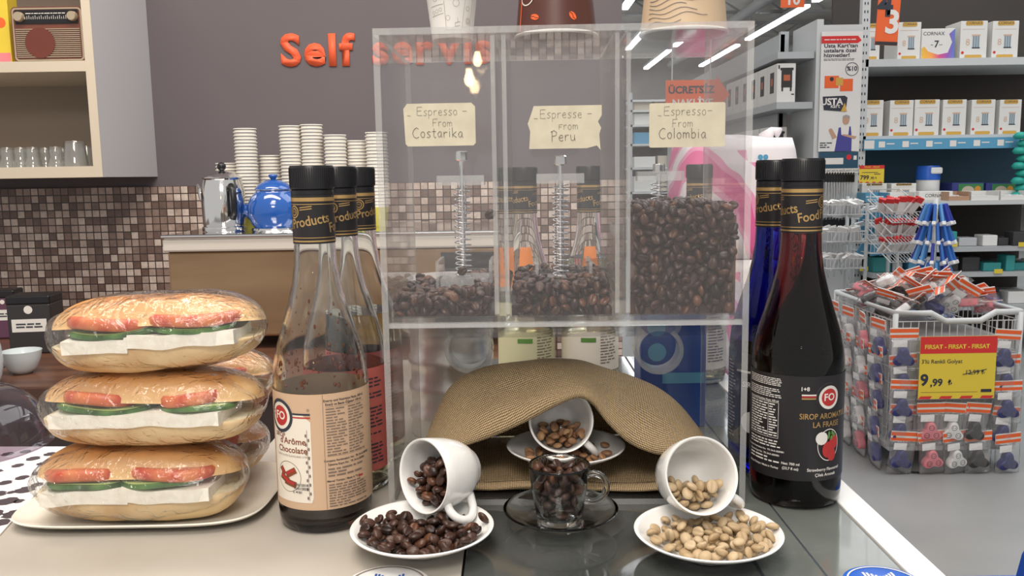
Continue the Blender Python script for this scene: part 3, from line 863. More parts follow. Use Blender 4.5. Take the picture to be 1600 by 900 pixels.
# right set, pale beans
sR = G(1106, 829, .0185); sR.z = 0.0
o_sR = make_saucer('saucer', 'white saucer heaped with pale unroasted beans at the front right', sR)
cupR = make_cup('white espresso cup tipped over on the saucer of pale unroasted beans', G(1097, 755, .049), (.20, -.90, .33), (.85, 0, -.55), sR, .003)
saucer_pile((o_sR, sR), [(cupR[1], cupR[3]), (cupR[2], cupR[3])], 112, ME_GREEN, 'green_coffee_bean', 'pale unroasted coffee bean on the front right white saucer', 'beans on the right saucer',
            lambda g: (sR.x + g.uniform(-.046, .052), sR.y + g.uniform(-.050, .034)), 5, score=lambda x, y: .03 * max(0, y - sR.y + .02) - .06 * (x - sR.x), ceil=lambda x, y: .0290 - .30 * max(0, math.hypot(x - sR.x, y - sR.y) - .028))
cup_pile(cupR[3], cupR[1], 32, ME_GREEN, 'green_coffee_bean', 'pale unroasted coffee bean inside the tipped cup at front right', 'beans in the right cup', 6, score=lambda x, y: .25 * abs(y - cupR[3].translation.y + .040) )
# glass set
gsc = .0455 / .0535
sG = G(876, 795, .0150); sG.z = 0.0
make_saucer('glass_saucer', 'clear glass saucer under the glass cup in the front middle', sG, glass, gsc)
gl = thing('glass_cup', 'clear glass espresso cup full of roasted beans on a glass saucer', 'cup', (sG.x - .001, sG.y, .0047 * gsc + .0004), (0, 0, -.25))
GC = [(0, .0015), (.0130, .0015), (.0150, 0), (.0168, .0008), (.0185, .006), (.0205, .018), (.0228, .033), (.0246, .046), (.0247, .0475), (.0240, .0482), (.0232, .0475), (.0214, .033), (.0190, .018), (.0172, .009), (.0150, .0055), (0, .0050)]
ESC = 1.0
gb = obj('cup_body', lathe(NB(), GC, 64), glass, gl, smooth=True, angle=60)
hp = [(.0212, 0, .0395), (.0275, 0, .0420), (.0345, 0, .0400), (.0378, 0, .0335), (.0365, 0, .0265), (.0310, 0, .0205), (.0250, 0, .0190), (.0200, 0, .0200)]
fine = []
for i in range(len(hp) - 1):
    p0, p1, p2, p3 = [Vector(hp[max(0, min(len(hp) - 1, i + d))]) for d in (-1, 0, 1, 2)]
    for t in (0, .33, .66): fine.append(0.5 * ((2 * p1) + (-p0 + p2) * t + (2 * p0 - 5 * p1 + 4 * p2 - p3) * t * t + (-p0 + 3 * p1 - 3 * p2 + p3) * t ** 3))
fine.append(Vector(hp[-1]))
obj('handle', tube(NB(), fine, .0026, 12), glass, gl, smooth=True)
def gin(z):
    pts = [(.005, .0150), (.009, .0172), (.018, .0190), (.033, .0214), (.0475, .0232)]
    for a, b in zip(pts, pts[1:]):
        if z <= b[0]: return a[1] + (b[1] - a[1]) * (z - a[0]) / (b[0] - a[0])
    return .0232
gz = gl.location.z
p = Pile(sG.x - .03, sG.x + .03, sG.y - .03, sG.y + .03, .001, 9)
def gfl(x, y):
    r = math.hypot(x - gl.location.x, y - gl.location.y)
    if r < .0150: return gz + .0053
    if r > .0214: return None
    z = .005
    while gin(z) < r + .0004 and z < .047: z += .0005
    return gz + z
p.fill(gfl)
def gcand(g):
    a = g.uniform(0, 2 * PI); r = .0205 * math.sqrt(g.random()); return gl.location.x + r * math.cos(a), gl.location.y + r * math.sin(a)
p.drop(170, gcand, tries=20, tilt=.6, ceil=lambda x, y: gz + .0445)
bean_objects(p.out, ME_ROAST, 'roasted_coffee_bean', 'roasted coffee bean inside the upright clear glass cup', 'beans in the glass cup')
print('GLASSBEANS', len(p.out))
# ------------------------------------------------------------------ burlap sack
burlap = pm('burlap', (0.42, 0.27, 0.12), 0.9)
def burlap_nodes(m, pitch=0.0023):
    n, l = NT(m)
    uv = n.new('ShaderNodeUVMap'); sep = n.new('ShaderNodeSeparateXYZ'); 
    dn = n.new('ShaderNodeTexNoise'); dn.inputs['Scale'].default_value = 60
    l.new(uv.outputs[0], dn.inputs[0])
    ad = n.new('ShaderNodeVectorMath'); ad.operation = 'MULTIPLY_ADD'; ad.inputs[1].default_value = (.0022, .0022, 0)
    l.new(dn.outputs['Color'], ad.inputs[0]); l.new(uv.outputs[0], ad.inputs[2]); l.new(ad.outputs[0], sep.inputs[0])
    def mth(op, a, b=None):
        q = n.new('ShaderNodeMath'); q.operation = op
        for i, v in enumerate((a, b)):
            if v is None: continue
            if isinstance(v, (int, float)): q.inputs[i].default_value = v
            else: l.new(v, q.inputs[i])
        return q.outputs[0]
    su = mth('ABSOLUTE', mth('SINE', mth('MULTIPLY', sep.outputs[0], PI / pitch)))
    sv = mth('ABSOLUTE', mth('SINE', mth('MULTIPLY', sep.outputs[1], PI / pitch)))
    h = mth('MAXIMUM', su, sv); lo = mth('MULTIPLY', su, sv)
    hole = mth('LESS_THAN', h, 0.50)
    f = mth('ADD', mth('MULTIPLY', h, .6), mth('MULTIPLY', lo, .5))
    r = n.new('ShaderNodeValToRGB'); e = r.color_ramp.elements
    e[0].position = .38; e[0].color = (.07, .036, .012, 1); e[1].position = .88; e[1].color = (.86, .63, .36, 1)
    l.new(f, r.inputs[0])
    n2 = n.new('ShaderNodeTexNoise'); n2.inputs['Scale'].default_value = 300; l.new(uv.outputs[0], n2.inputs[0])
    mx = n.new('ShaderNodeMixRGB'); mx.blend_type = 'MULTIPLY'; mx.inputs[0].default_value = .5
    l.new(r.outputs[0], mx.inputs[1]); l.new(n2.outputs['Fac'], mx.inputs[2]); l.new(mx.outputs[0], bsdf(m).inputs['Base Color'])
    b = n.new('ShaderNodeBump'); b.inputs['Distance'].default_value = .0012; b.inputs['Strength'].default_value = .9
    l.new(f, b.inputs['Height']); l.new(b.outputs[0], bsdf(m).inputs['Normal'])
    l.new(mth('SUBTRACT', 1, mth('MULTIPLY', hole, .75)), bsdf(m).inputs['Alpha'])
burlap_nodes(burlap)
def resample(pts, n):
    P = [Vector(p) for p in pts]; out = []
    # catmull-rom then even arc length
    f = []
    for i in range(len(P) - 1):
        p0, p1, p2, p3 = P[max(i - 1, 0)], P[i], P[i + 1], P[min(i + 2, len(P) - 1)]
        for k in range(12):
            t = k / 12; f.append(.5 * ((2 * p1) + (-p0 + p2) * t + (2 * p0 - 5 * p1 + 4 * p2 - p3) * t * t + (-p0 + 3 * p1 - 3 * p2 + p3) * t ** 3))
    f.append(P[-1]); L = [0]
    for a, b in zip(f, f[1:]): L.append(L[-1] + (b - a).length)
    j = 0
    for i in range(n):
        s_ = L[-1] * i / (n - 1)
        while j < len(L) - 2 and L[j + 1] < s_: j += 1
        t = (s_ - L[j]) / max(1e-9, L[j + 1] - L[j]); out.append(f[j].lerp(f[j + 1], min(1, max(0, t))))
    return out
NS = 64
y0s = cen.y + .020
hemU = resample([D(x, y, y0s + dy) for x, y, dy in ((668, 692, .010), (695, 698, .004), (721, 697, .0), (770, 681, .0), (821, 658, -.001), (870, 631, -.002), (905, 617, -.003), (928, 627, -.005), (950, 658, -.007), (985, 692, -.009), (1026, 709, -.010), (1052, 708, -.007), (1082, 700, .0), (1102, 690, .010))], NS)
ridge = resample([D(x, y, y0s + dy) for x, y, dy in ((664, 688, .022), (677, 652, .045), (700, 602, .07), (738, 575, .088), (790, 563, .095), (844, 557, .095), (917, 564, .094), (985, 581, .088), (1028, 599, .078), (1068, 634, .06), (1104, 686, .024))], NS)
hemL = resample([Vector((p.x, p.y, p.z)) for p in [D(670, 704, y0s + .012), G(688, 738, .014), G(715, 757, .013), G(760, 763, .010), G(820, 758, .014), G(880, 760, .013), G(950, 764, .010), G(1020, 764, .011), G(1065, 752, .015), D(1104, 692, y0s + .012)]], NS)
for p in hemL: p.y = max(p.y, cen.y + .004); p.z = max(p.z, .0075)
def mixc(a, b, t, off=(0, 0, 0), amp=1.0):
    o_ = []
    for i, (p, q) in enumerate(zip(a, b)):
        w_ = math.sin(PI * i / (NS - 1)) ** .6; v = p.lerp(q, t) + Vector(off) * w_ * amp; o_.append(v)
    return o_
back = [Vector((p.x * .98 + .0, cen.y + .155, .0135)) for p in ridge]
backL = [Vector((p.x * .98, cen.y + .1545, .0115)) for p in ridge]
def wr(c, k, s_):
    return [p + Vector((0, noise.noise(Vector((p.x * 22, k * 1.7, s_))) * .006, noise.noise(Vector((p.x * 26, k * 1.3, s_ + 5))) * .006)) * math.sin(PI * i / (NS - 1)) for i, p in enumerate(c)]
up = [mixc(hemU, ridge, .10, (0, .010, -.008)), mixc(hemU, ridge, .03, (0, .004, -.005)), hemU, mixc(hemU, ridge, .10, (0, -.004, .003)), mixc(hemU, ridge, .25, (0, -.006, .005)), mixc(hemU, ridge, .42, (0, -.004, .007)), mixc(hemU, ridge, .60, (0, -.003, .008)), mixc(hemU, ridge, .80, (0, -.001, .006)), ridge,
      mixc(ridge, back, .25, (0, .006, .004)), mixc(ridge, back, .6, (0, .008, 0)), back]
def lowrow(t, dz=0):
    c = mixc(hemL, backL, t)
    for i, p in enumerate(c): p.z = max(.0068, p.z * (1 - t) + .009 * t + dz * math.sin(PI * i / (NS - 1)))
    return c
lw = [lowrow(.14, -.002), lowrow(.05, -.002), hemL, lowrow(.02, -.004), lowrow(.06, -.008), lowrow(.2, -.008), lowrow(.4, -.006), lowrow(.55, -.004), lowrow(.7), lowrow(.8), lowrow(.9), backL]
rows = []
for k_, (a, b) in enumerate(zip(up, lw)):
    a2 = wr(a, k_, 0) if 3 <= k_ < 11 else a
    rows.append(a2 + [p for p in b[::-1][1:-1]])
# the lower sheet's outer side faces the base panel; keep the upper inner fold thin
bm = NB()
grid_surf(bm, rows, closed_u=True, uv=lambda i, j: (j * .0072, sum((.010, .006, .009, .013, .016, .016, .018, .016, .02, .03, .04, .02)[:i])))
sack = obj('burlap_sack', bm, burlap, smooth=True)
tag(sack, 'open brown burlap sack lying under the bean dispenser around a cup', 'sack')
sub = sack.modifiers.new('smooth', 'SUBSURF'); sub.levels = sub.render_levels = 1
so = sack.modifiers.new('thickness', 'SOLIDIFY'); so.thickness = .0012; so.offset = 0
# saucer and cup in the sack
sS = G(884, 699, .033); sS.z = .0165
o_sS = make_saucer('saucer', 'white saucer lying inside the burlap sack', sS)
cupS = make_cup('white espresso cup tipped over inside the burlap sack', G(877, 664, .058), (.03, -.93, .30), (.62, 0, -.6), sS, .002)
saucer_pile((o_sS, sS), [(cupS[1], cupS[3]), (cupS[2], cupS[3])], 46, ME_LIGHT, 'light_coffee_bean', 'lightly roasted coffee bean on the saucer inside the sack', 'beans on the saucer in the sack',
            lambda g: (sS.x + g.uniform(-.050, .050), sS.y + g.uniform(-.05, .02)), 21, score=lambda x, y: .1 * max(0, y - sS.y + .02), ceil=lambda x, y: sS.z + .016)
cup_pile(cupS[3], cupS[1], 34, ME_LIGHT, 'light_coffee_bean', 'lightly roasted coffee bean inside the tipped cup in the sack', 'beans in the cup in the sack', 22, score=lambda x, y: -.1 * y)

# ------------------------------------------------------------------ syrup bottles
BP = [(0, .003), (.028, .002), (.033, 0), (.0365, .003), (.0378, .010), (.038, .020), (.038, .112), (.0378, .122), (.0366, .133), (.0335, .147), (.0285, .163), (.0232, .180), (.0190, .197), (.0168, .213), (.0160, .230), (.0158, .250), (.0158, .276)]
def bot_r(z):
    for a, b in zip(BP[2:], BP[3:]):
        if z <= b[1]: return a[0] + (b[0] - a[0]) * (z - a[1]) / max(1e-9, b[1] - a[1])
    return .0158
def emblem(bm, cx, cz, r, y, ring=1, core=2, txt=0):
    """round badge with an arc of letters and a monogram, half arch with side bars"""
    disc(bm, cx, cz, r, y, 36, ring, r * .80); disc(bm, cx, cz, r * .60, y, 32, core)
    stand_text(bm, 'FO', r * .68, cx, y - .0001, cz, txt, .02)
    for i, c in enumerate('FOOD PRODUCTS'):
        a = PI * (1 - (i + .5) / 13)
        stand_text(bm, c, r * .26, cx + r * .70 * math.cos(a), y - .0001, cz + r * .70 * math.sin(a), txt, .01, rot=a - PI / 2)
def sleeve(root, turn):
    """neck sleeve with gold bands and slanted lettering"""
    r = .0166
    s_ = obj('neck_sleeve', lathe(NB(), [(.0159, .2285), (r, .2285), (r, .2665), (.0159, .2665)], 48), black_paper, root, smooth=True, angle=40)
    bm = NB(); rr = r + .00015
    for z0, z1 in ((.2300, .2312), (.2330, .2336), (.2590, .2596), (.2615, .2645)):
        sheet(bm, -PI * r, PI * r, z0, z1, -.00015, 48)
    for k in range(2):
        cx = (k * 2 - 1) * PI * r / 2 + turn
        stand_text(bm, 'Food', .0108, cx - .012, -.0002, .2418, rot=.16, bold=.015, sx=.85)
        stand_text(bm, 'Products', .0108, cx + .0145, -.0002, .2462, rot=.16, bold=.015, sx=.85)
        disc(bm, cx + .001, .2535, .0050, -.0002, 24, 0, .0040); disc(bm, cx + .001, .2535, .0030, -.0002, 24, 0, .0022)
        stand_text(bm, 'FO', .0026, cx + .001, -.0002, .2535)
        for dz in (0, .0018):
            for sg in (-1, 1):
                p = [(cx + .001 + sg * .006, .2540 + dz - sg * -.0005), (cx + .001 + sg * .016, .2540 + dz + sg * .0016)]
                (xa, za), (xb, zb) = p
                f = [(xa, -.0002, za), (xb, -.0002, zb), (xb, -.0002, zb + .0008), (xa, -.0002, za + .0008)]
                bm.faces.new([bm.verts.new(q) for q in f])
    wrap(bm, r); obj('sleeve_print', bm, gold, s_, recalc=False)
    bm = NB(); lathe(bm, [(.0158, .2665), (.0166, .2667), (.0166, .2700), (.0160, .2706), (.0172, .2712), (.0172, .2880), (.0166, .2892), (0, .2892)], 64)
    c = obj('cap', bm, black_plastic, root, smooth=True, angle=40)
    bm = NB()
    for i in range(60):
        a = 2 * PI * i / 60; bx(bm, (-.0003, -.0175, .2722), (.0003, -.0170, .2872), M=Matrix.Rotation(a, 4, 'Z'))
    obj('cap_ridges', bm, black_plastic, c)
def label_back(root, z0, z1, mat, a0=-PI, a1=PI, name='label', dr=.0004):
    bm = NB(); r = .038 + dr; n = 64
    P = [[Vector((r * math.sin(a0 + (a1 - a0) * i / n), -r * math.cos(a0 + (a1 - a0) * i / n), z)) for i in range(n + 1)] for z in (z0, z0 + .0006, z1 - .0006, z1)]
    grid_surf(bm, P); return obj(name, bm, mat, root, smooth=True)
def add_print(label, bm, mats):
    wrap(bm, .0384); return obj('label_print', bm, mats, label, recalc=False)
def bottle(name, label, loc, rotz, fill, level, full=False, group='syrup bottles', turn=0.0):
    t = thing(name, label, 'bottle', loc, (0, 0, rotz), group)
    if full:
        obj('glass_bottle', lathe(NB(), BP + [(0, .276)], 72), fill, t, smooth=True, angle=70)
    else:
        inn = [(max(0, r - .0024), z) for r, z in BP[6:]][::-1]
        prof = BP + inn + [(.0356, .014), (.033, .0085), (.028, .0065), (0, .0065)]
        obj('glass_bottle', lathe(NB(), prof, 72), glass, t, smooth=True, angle=70)
        if fill:
            pr = [(0, .0060), (.028, .0060), (.0335, .0083), (.0357, .014), (.0358, level), (0, level)]
            obj('syrup', lathe(NB(), pr, 48), fill, t, smooth=True, angle=50)
    sleeve(t, turn)
    return t
facing = lambda p: -math.atan2(p.x, p.y)
p1 = G(506, 834); p1.y += .034; p1.x = (p1.x) * 1.03
b1 = bottle('syrup_bottle', 'nearly empty clear glass syrup bottle with tan chocolate label, front of the left row', p1, facing(p1), dark_syrup, .045, turn=.008)
L = label_back(b1, .021, .114, tan_paper); L['label'] = 'tan wrap label with chocolate picture'
bm = NB()   # mats: 0 tan dark ink,1 cream,2 brown,3 red,4 black,5 grey
x_ = -.0275
arch = [(x_ - .022, .027), (x_ + .0165, .027), (x_ + .0180, .031), (x_ + .0180, .092), (x_ + .012, .0975), (x_ - .022, .0975)]
fs = prism(bm, arch, -.0002, -.0001, 1)
rect(bm, x_ - .02, x_ + .0180, .0975, .0990, -.0003, 4); rect(bm, x_ - .02, x_ + .0180, .0950, .0962, -.0003, 3)
emblem(bm, x_ - .010, .0955, .0135, -.0004, 4, 3, 1)
disc(bm, x_ - .010, .0955, .0135, -.0003, 36, 1)
stand_text(bm, "SIROP", .0050, x_ - .012, -.0003, .0800, 2, .02)
stand_text(bm, "d'Arôme", .0072, x_ + .001, -.0003, .0760, 2, .02)
stand_text(bm, "Chocolate", .0070, x_ + .000, -.0003, .0690, 2, .02)
stand_text(bm, "CHOCOLATE FLAVOURED SYRUP", .0022, x_ + .0, -.0003, .0640, 5)
disc(bm, x_ - .004, .047, .0125, -.00025, 32, 5, .0120)
for dx, dz, rt, w_, h_ in ((-.008, .045, .4, .010, .005), (-.001, .0505, -.5, .011, .005), (-.002, .042, .2, .012, .005), (-.010, .051, .9, .007, .004)):
    m_ = Matrix.Translation((x_ + dx, 0, dz)) @ Matrix.Rotation(rt, 4, 'Y')
    prism(bm, [(-w_ / 2, -h_ / 2), (w_ / 2, -h_ / 2), (w_ / 2, h_ / 2), (-w_ / 2, h_ / 2)], -.0006, -.0003, 2, m_)
    prism(bm, [(-w_ / 2 + .001, -.0002), (w_ / 2 - .001, -.0002), (w_ / 2 - .001, h_ / 2 - .0006), (-w_ / 2 + .001, h_ / 2 - .0006)], -.0008, -.0007, 3, m_)
for i in range(15):                                               # printed laurel sprig
    z = .031 + i * .0036; sx_ = 1 if i % 2 else -1
    disc(bm, x_ + .0148 + sx_ * .0011, z, .0015, -.0003, 10, 5, 0, .5)
rect(bm, x_ + .0146, x_ + .0150, .029, .086, -.0003, 5)
stand_text(bm, '11/01/2018', .0028, x_ + .008, -.0009, .0415, 4, .02); stand_text(bm, '11/01/2020', .0028, x_ + .008, -.0009, .0385, 4, .02); stand_text(bm, 'L: 4181', .0028, x_ + .005, -.0009, .0355, 4, .02)
stand_text(bm, '®', .0030, x_ + .0165, -.0003, .1015, 5)
rect(bm, .0003, .0006, .0215, .1135, -.0003, 5)
stand_text(bm, 'Energy and Nutrition Facts 100 ml', .0026, .019, -.0003, .1085, 4, .02); stand_text(bm, 'Enerji ve Besin Öğeleri 100 ml', .0026, .0185, -.0003, .1055, 4, .02)
for k_ in range(2):
    xa = .0025 + k_ * .018; words_dashes(bm, xa, xa + .0165, .064, .103, 17, -.0003, 5, 5 + k_, .42)
for z in (.064, .1035): rect(bm, .0022, .038, z, z + .0002, -.0003, 5)
stand_text(bm, 'Company Registration No:  TR 34-K-000981', .0023, .0205, -.0003, .0605, 4, .02); stand_text(bm, 'İşletme Kayıt No:  TR 34-K-000981', .0023, .0195, -.0003, .0573, 4, .02)
words_dashes(bm, .0025, .036, .047, .055, 3, -.0003, 5, 9, .5)
stand_text(bm, 'Mersal Türkiye / Made in Turkey', .0023, .0165, -.0003, .0440, 4, .02)
words_dashes(bm, .0025, .037, .0225, .042, 9, -.0003, 5, 10, .5)
rect(bm, .0300, .0380, .040, .046, -.0004, 0); words_dashes(bm, .0285, .0365, .0420, .0445, 1, -.0005, 3, 77, .6)
add_print(L, bm, [tan_paper, cream_paper, brown_ink, red_ink, ink, grey_ink])
# dried syrup spatter inside the shoulder
bm = NB()
for i in range(170):
    z = min(.205, .118 + abs(R.gauss(0, .028))); a = R.uniform(0, 2 * PI); r = bot_r(z) - .0026
    s_ = R.uniform(.0003, .0011) * (1.5 if z < .14 else 1)
    blob(bm, (r * math.cos(a), r * math.sin(a), z), (s_ * .7, s_, s_ * R.uniform(.8, 2)), 6, 4, M=Matrix.Rotation(a, 4, 'Z'))
o = obj('syrup_spatter', bm, brown_ink, b1, smooth=True); o['kind'] = 'stuff'
def plain_label(b, mat, ink_m, seed, z0=.021, z1=.114, title=None, tcol=None):
    L = label_back(b, z0, z1, mat); bm = NB()
    words_dashes(bm, .003, .036, z0 + .006, z1 - .008, 24, -.0003, 0, seed, .42)
    words_dashes(bm, -.05, -.036, z0 + .006, z1 - .008, 24, -.0003, 0, seed + 1, .42)
    stand_text(bm, 'SIROP', .007, -.017, -.0003, .085, 1, .02)
    rect(bm, -.034, -.002, z1 - .018, z1 - .016, -.0003, 1)
    disc(bm, -.017, .050, .010, -.0003, 30, 1)
    add_print(L, bm, [ink_m, tcol or ink_m]); return L
p2 = Vector((p1.x + .004, p1.y + .0785, 0)); b2 = bottle('syrup_bottle', 'clear syrup bottle with red label, middle of the left row', p2, facing(p2), yellow_syrup, .10, turn=.020)
plain_label(b2, red_paper, ink, 31, tcol=white_ink)
p3 = Vector((p2.x + .004, p2.y + .0785, 0)); b3 = bottle('syrup_bottle', 'clear syrup bottle at the back of the left row', p3, facing(p3), yellow_syrup, .15, turn=.026)
plain_label(b3, red_paper, ink, 33, tcol=white_ink)
p4 = G(1243, 796); p4.y += .033; p4.x *= 1.040
b4 = bottle('syrup_bottle', 'full dark red strawberry syrup bottle with black label, front of the right pair', p4, facing(p4), red_syrup, 0, True, turn=-.008)
L = label_back(b4, .026, .114, black_paper); L['label'] = 'black wrap label with strawberry picture'
bm = NB()   # 0 white,1 gold,2 red,3 dark,4 green
words_dashes(bm, -.048, -.012, .104, .111, 5, -.0003, 0, 41, .45)
words_dashes(bm, -.048, -.012, .094, .102, 5, -.0003, 0, 42, .45)
stand_text(bm, 'Energy and Nutrition Facts 100 ml', .0023, -.030, -.0003, .0915, 0, .02)
for z in (.0900, .0600): rect(bm, -.046, -.014, z, z + .0003, -.0003, 0)
for x in (-.046, -.0235, -.0142): rect(bm, x, x + .0003, .060, .090, -.0003, 0)
words_dashes(bm, -.045, -.024, .061, .0895, 13, -.0003, 0, 43, .45); words_dashes(bm, -.0225, -.0150, .061, .0895, 13, -.0003, 0, 44, .45)
words_dashes(bm, -.045, -.012, .0515, .0585, 3, -.0003, 0, 45, .45)
stand_text(bm, 'Company Registration No:  TR 34-K-000981', .0022, -.0285, -.0003, .0490, 0, .02); stand_text(bm, 'İşletme Kayıt No:  TR 34-K-000981', .0022, -.0285, -.0003, .0455, 0, .02)
words_dashes(bm, -.045, -.012, .0385, .0440, 2, -.0003, 0, 46, .45)
stand_text(bm, 'Mersal Türkiye / Made in Turkey', .0024, -.0290, -.0003, .0350, 0, .02)
stand_text(bm, 'Net: 700 ml', .0030, -.0035, -.0003, .0400, 0, .02); stand_text(bm, '(23,7 fl oz)', .0030, -.0035, -.0003, .0360, 0, .02)
cx = .0275
stand_text(bm, '1+8', .0046, .0065, -.0003, .1035, 0, .02)
for dz, c_ in ((0, 1), (.0016, 2), (.0030, 0)): rect(bm, .004, cx - .010, .0950 + dz, .0950 + dz + .0011, -.0003, c_)
disc(bm, cx, .0960, .0122, -.0003, 36, 0); emblem(bm, cx, .0960, .0122, -.0004, 3, 2, 0)
stand_text(bm, 'SIROP AROMATISÉ', .0066, .0260, -.0003, .0805, 1, .01, sx=.86); stand_text(bm, 'LA FRAISE', .0066, .0262, -.0003, .0735, 1, .01, sx=.9)
disc(bm, cx + .001, .0560, .0135, -.0003, 32, 0, .0128, .8); disc(bm, cx - .006, .0620, .0055, -.0004, 16, 0)
disc(bm, cx + .000, .0520, .0068, -.0005, 22, 2, 0, .8); disc(bm, cx + .006, .0580, .0060, -.00055, 20, 2, 0, .8); disc(bm, cx + .004, .0475, .0055, -.0006, 20, 2, 0, .8)
for a in range(5): disc(bm, cx + .003 + .003 * math.cos(a * 1.2), .0640 + .0022 * math.sin(a * 1.2), .0020, -.0006, 10, 4, 0, .6)
stand_text(bm, 'Strawberry Flavoured', .0036, .0255, -.0003, .0355, 0, .015); stand_text(bm, 'Çilek Aromalı', .0036, .0265, -.0003, .0310, 0, .015)
leaf = pm('leaf_print', (.10, .25, .05), .5)
add_print(L, bm, [white_ink, gold, red_ink, black_paper, leaf])
p5 = Vector((p4.x + .001, p4.y + .0785, 0)); b5 = bottle('syrup_bottle', 'full deep blue syrup bottle behind the red one on the right', p5, facing(p5), blue_syrup, 0, True, turn=.004)
plain_label(b5, black_paper, white_ink, 51, .026)
orange_print = pm('orange_print', (.75, .22, .03), .5); yellow_lab = pm('pale_label', (.62, .60, .38), .5)
Yb = 1.15
for px_, fill, lv, mt, lb in ((820, yellow_syrup, .09, yellow_lab, 'clear syrup bottle seen through the middle hopper, left one of two'), (921, yellow_syrup, .17, cream_paper, 'syrup bottle of yellow liquid seen through the middle hopper, right one of two'), (1092, blue_syrup, 0, cream_paper, 'syrup bottle standing behind the right side of the dispenser')):
    q = D(px_, 330, Yb); q.z = 0
    b = bottle('syrup_bottle', lb, q, facing(q), fill if lv else yellow_syrup, lv or .10)
    L = label_back(b, .021, .114, mt); bm = NB()
    rect(bm, -.012, .012, .086, .096, -.0003, 1); rect(bm, -.012, .008, .060, .066, -.0003, 2); words_dashes(bm, .014, .04, .03, .10, 18, -.0003, 1, px_, .42); add_print(L, bm, [orange_print, grey_ink, leaf])
    if px_ < 1000:
        L2 = label_back(b, .135, .185, orange_print, -.3, .35, 'shoulder_label', -.004)
        for v in L2.data.vertices:
            rr = bot_r(v.co.z) + .0006; a = math.atan2(v.co.x, -v.co.y); v.co.x, v.co.y = rr * math.sin(a), -rr * math.cos(a)

# ribbed can and blue pack behind the dispenser
q = D(706, 600, .93); q.z = 0
bm = NB(); pr = [(0, 0), (.044, 0), (.046, .003)]
for i in range(5): z = .016 + i * .030; pr += [(.044, z), (.0465, z + .004), (.0465, z + .010), (.044, z + .014)]
pr += [(.044, .168), (.046, .171), (.043, .172), (0, .170)]
o = obj('ribbed_can', lathe(bm, pr, 56), pm('tin_plate', (.74, .73, .70), .30, metal=.6), smooth=True, angle=50); o.location = q
tag(o, 'silvery ribbed can behind the left half of the dispenser', 'can')
q = D(1045, 640, .95)
t = thing('drink_carton', 'deep blue carton behind the right half of the dispenser', 'carton', (q.x, .95, 0))
obj('carton_body', box((-.036, -.025, 0), (.036, .025, .125), .002), deep_blue, t)
bm = NB(); prism(bm, [(-.025, .125), (.025, .125), (0, .148)], -.036, .036, 0, Matrix.Rotation(PI / 2, 4, 'Z')); bx(bm, (-.036, -.001, .145), (.036, .001, .158))
obj('gable_top', bm, deep_blue, t)
bm = NB(); rect(bm, -.012, .034, .050, .062, -.0253); disc(bm, -.018, .085, .010, -.0253); obj('printed_panel', bm, sky_blue, t)

# ------------------------------------------------------------------ paper cups on the dispenser
cup_paper = pm('white_paper_cup', (.78, .76, .72), .6)
line_ink = pm('thin_brown_print', (.35, .30, .26), .6)
brown_cup = pm('dark_brown_cup', (.085, .028, .022), .42)
cream_cup = pm('cream_brown_cup', (.56, .42, .28), .5)
def cone_wrap(bm, r0, r1, H):
    slice_x(bm)
    for v in bm.verts:
        z = v.co.z; r = r0 + (r1 - r0) * z / H - v.co.y; a = v.co.x / ((r0 + r1) / 2); v.co.x, v.co.y = r * math.sin(a), -r * math.cos(a)
def disp_world(px_, py_, z, yy): # point at height z over the dispenser top
    return G(px_, py_, z)
zc = BH
q = D(707, 60, cen.y + .075)
t = thing('paper_cup', 'white paper cup with thin line drawings standing upright on the dispenser', 'cup', (q.x, q.y, BH + .0003), (0, 0, facing(q)))
W0, W1, H_ = .0175, .0265, .075
obj('cup_body', lathe(NB(), [(0, .002), (W0 - .001, .002), (W0 - .001, 0), (W0, 0), (W1, H_), (W1 + .001, H_ + .001), (W1 - .0006, H_ + .002), (W1 - .001, H_), (W0 - .0008, .004), (0, .004)], 48), cup_paper, t, smooth=True, angle=40)
bm = NB()
def ring2(cx, cz, r, w_=.0003): disc(bm, cx, cz, r, -.0002, 18, 0, r - w_)
for cx, cz, r in ((-.015, .022, .0016), (-.011, .023, .0016), (-.019, .021, .0016), (.017, .014, .0026), (.017, .014, .0015), (.016, .024, .002), (-.004, .016, .0022), (.004, .028, .003), (-.016, .033, .003), (.013, .036, .003)): ring2(cx, cz, r)
for a, b in (((-.022, .018), (-.008, .020)), ((-.022, .026), (-.008, .0275)), ((.010, .006), (.014, .045)), ((.020, .006), (.022, .045)), ((-.006, .006), (-.007, .03)), ((.003, .009), (.008, .010)), ((.003, .012), (.008, .013)), ((.003, .009), (.003, .012)), ((.0055, .012), (.0055, .0165)), ((-.006, .006), (.009, .006)), ((-.02, .042), (.02, .043)), ((-.024, .048), (.024, .049))):
    tube(bm, [(a[0], -.0002, a[1]), (b[0], -.0002, b[1])], .00016, 4)
cone_wrap(bm, W0, W1, H_); obj('cup_print', bm, line_ink, t, recalc=False)
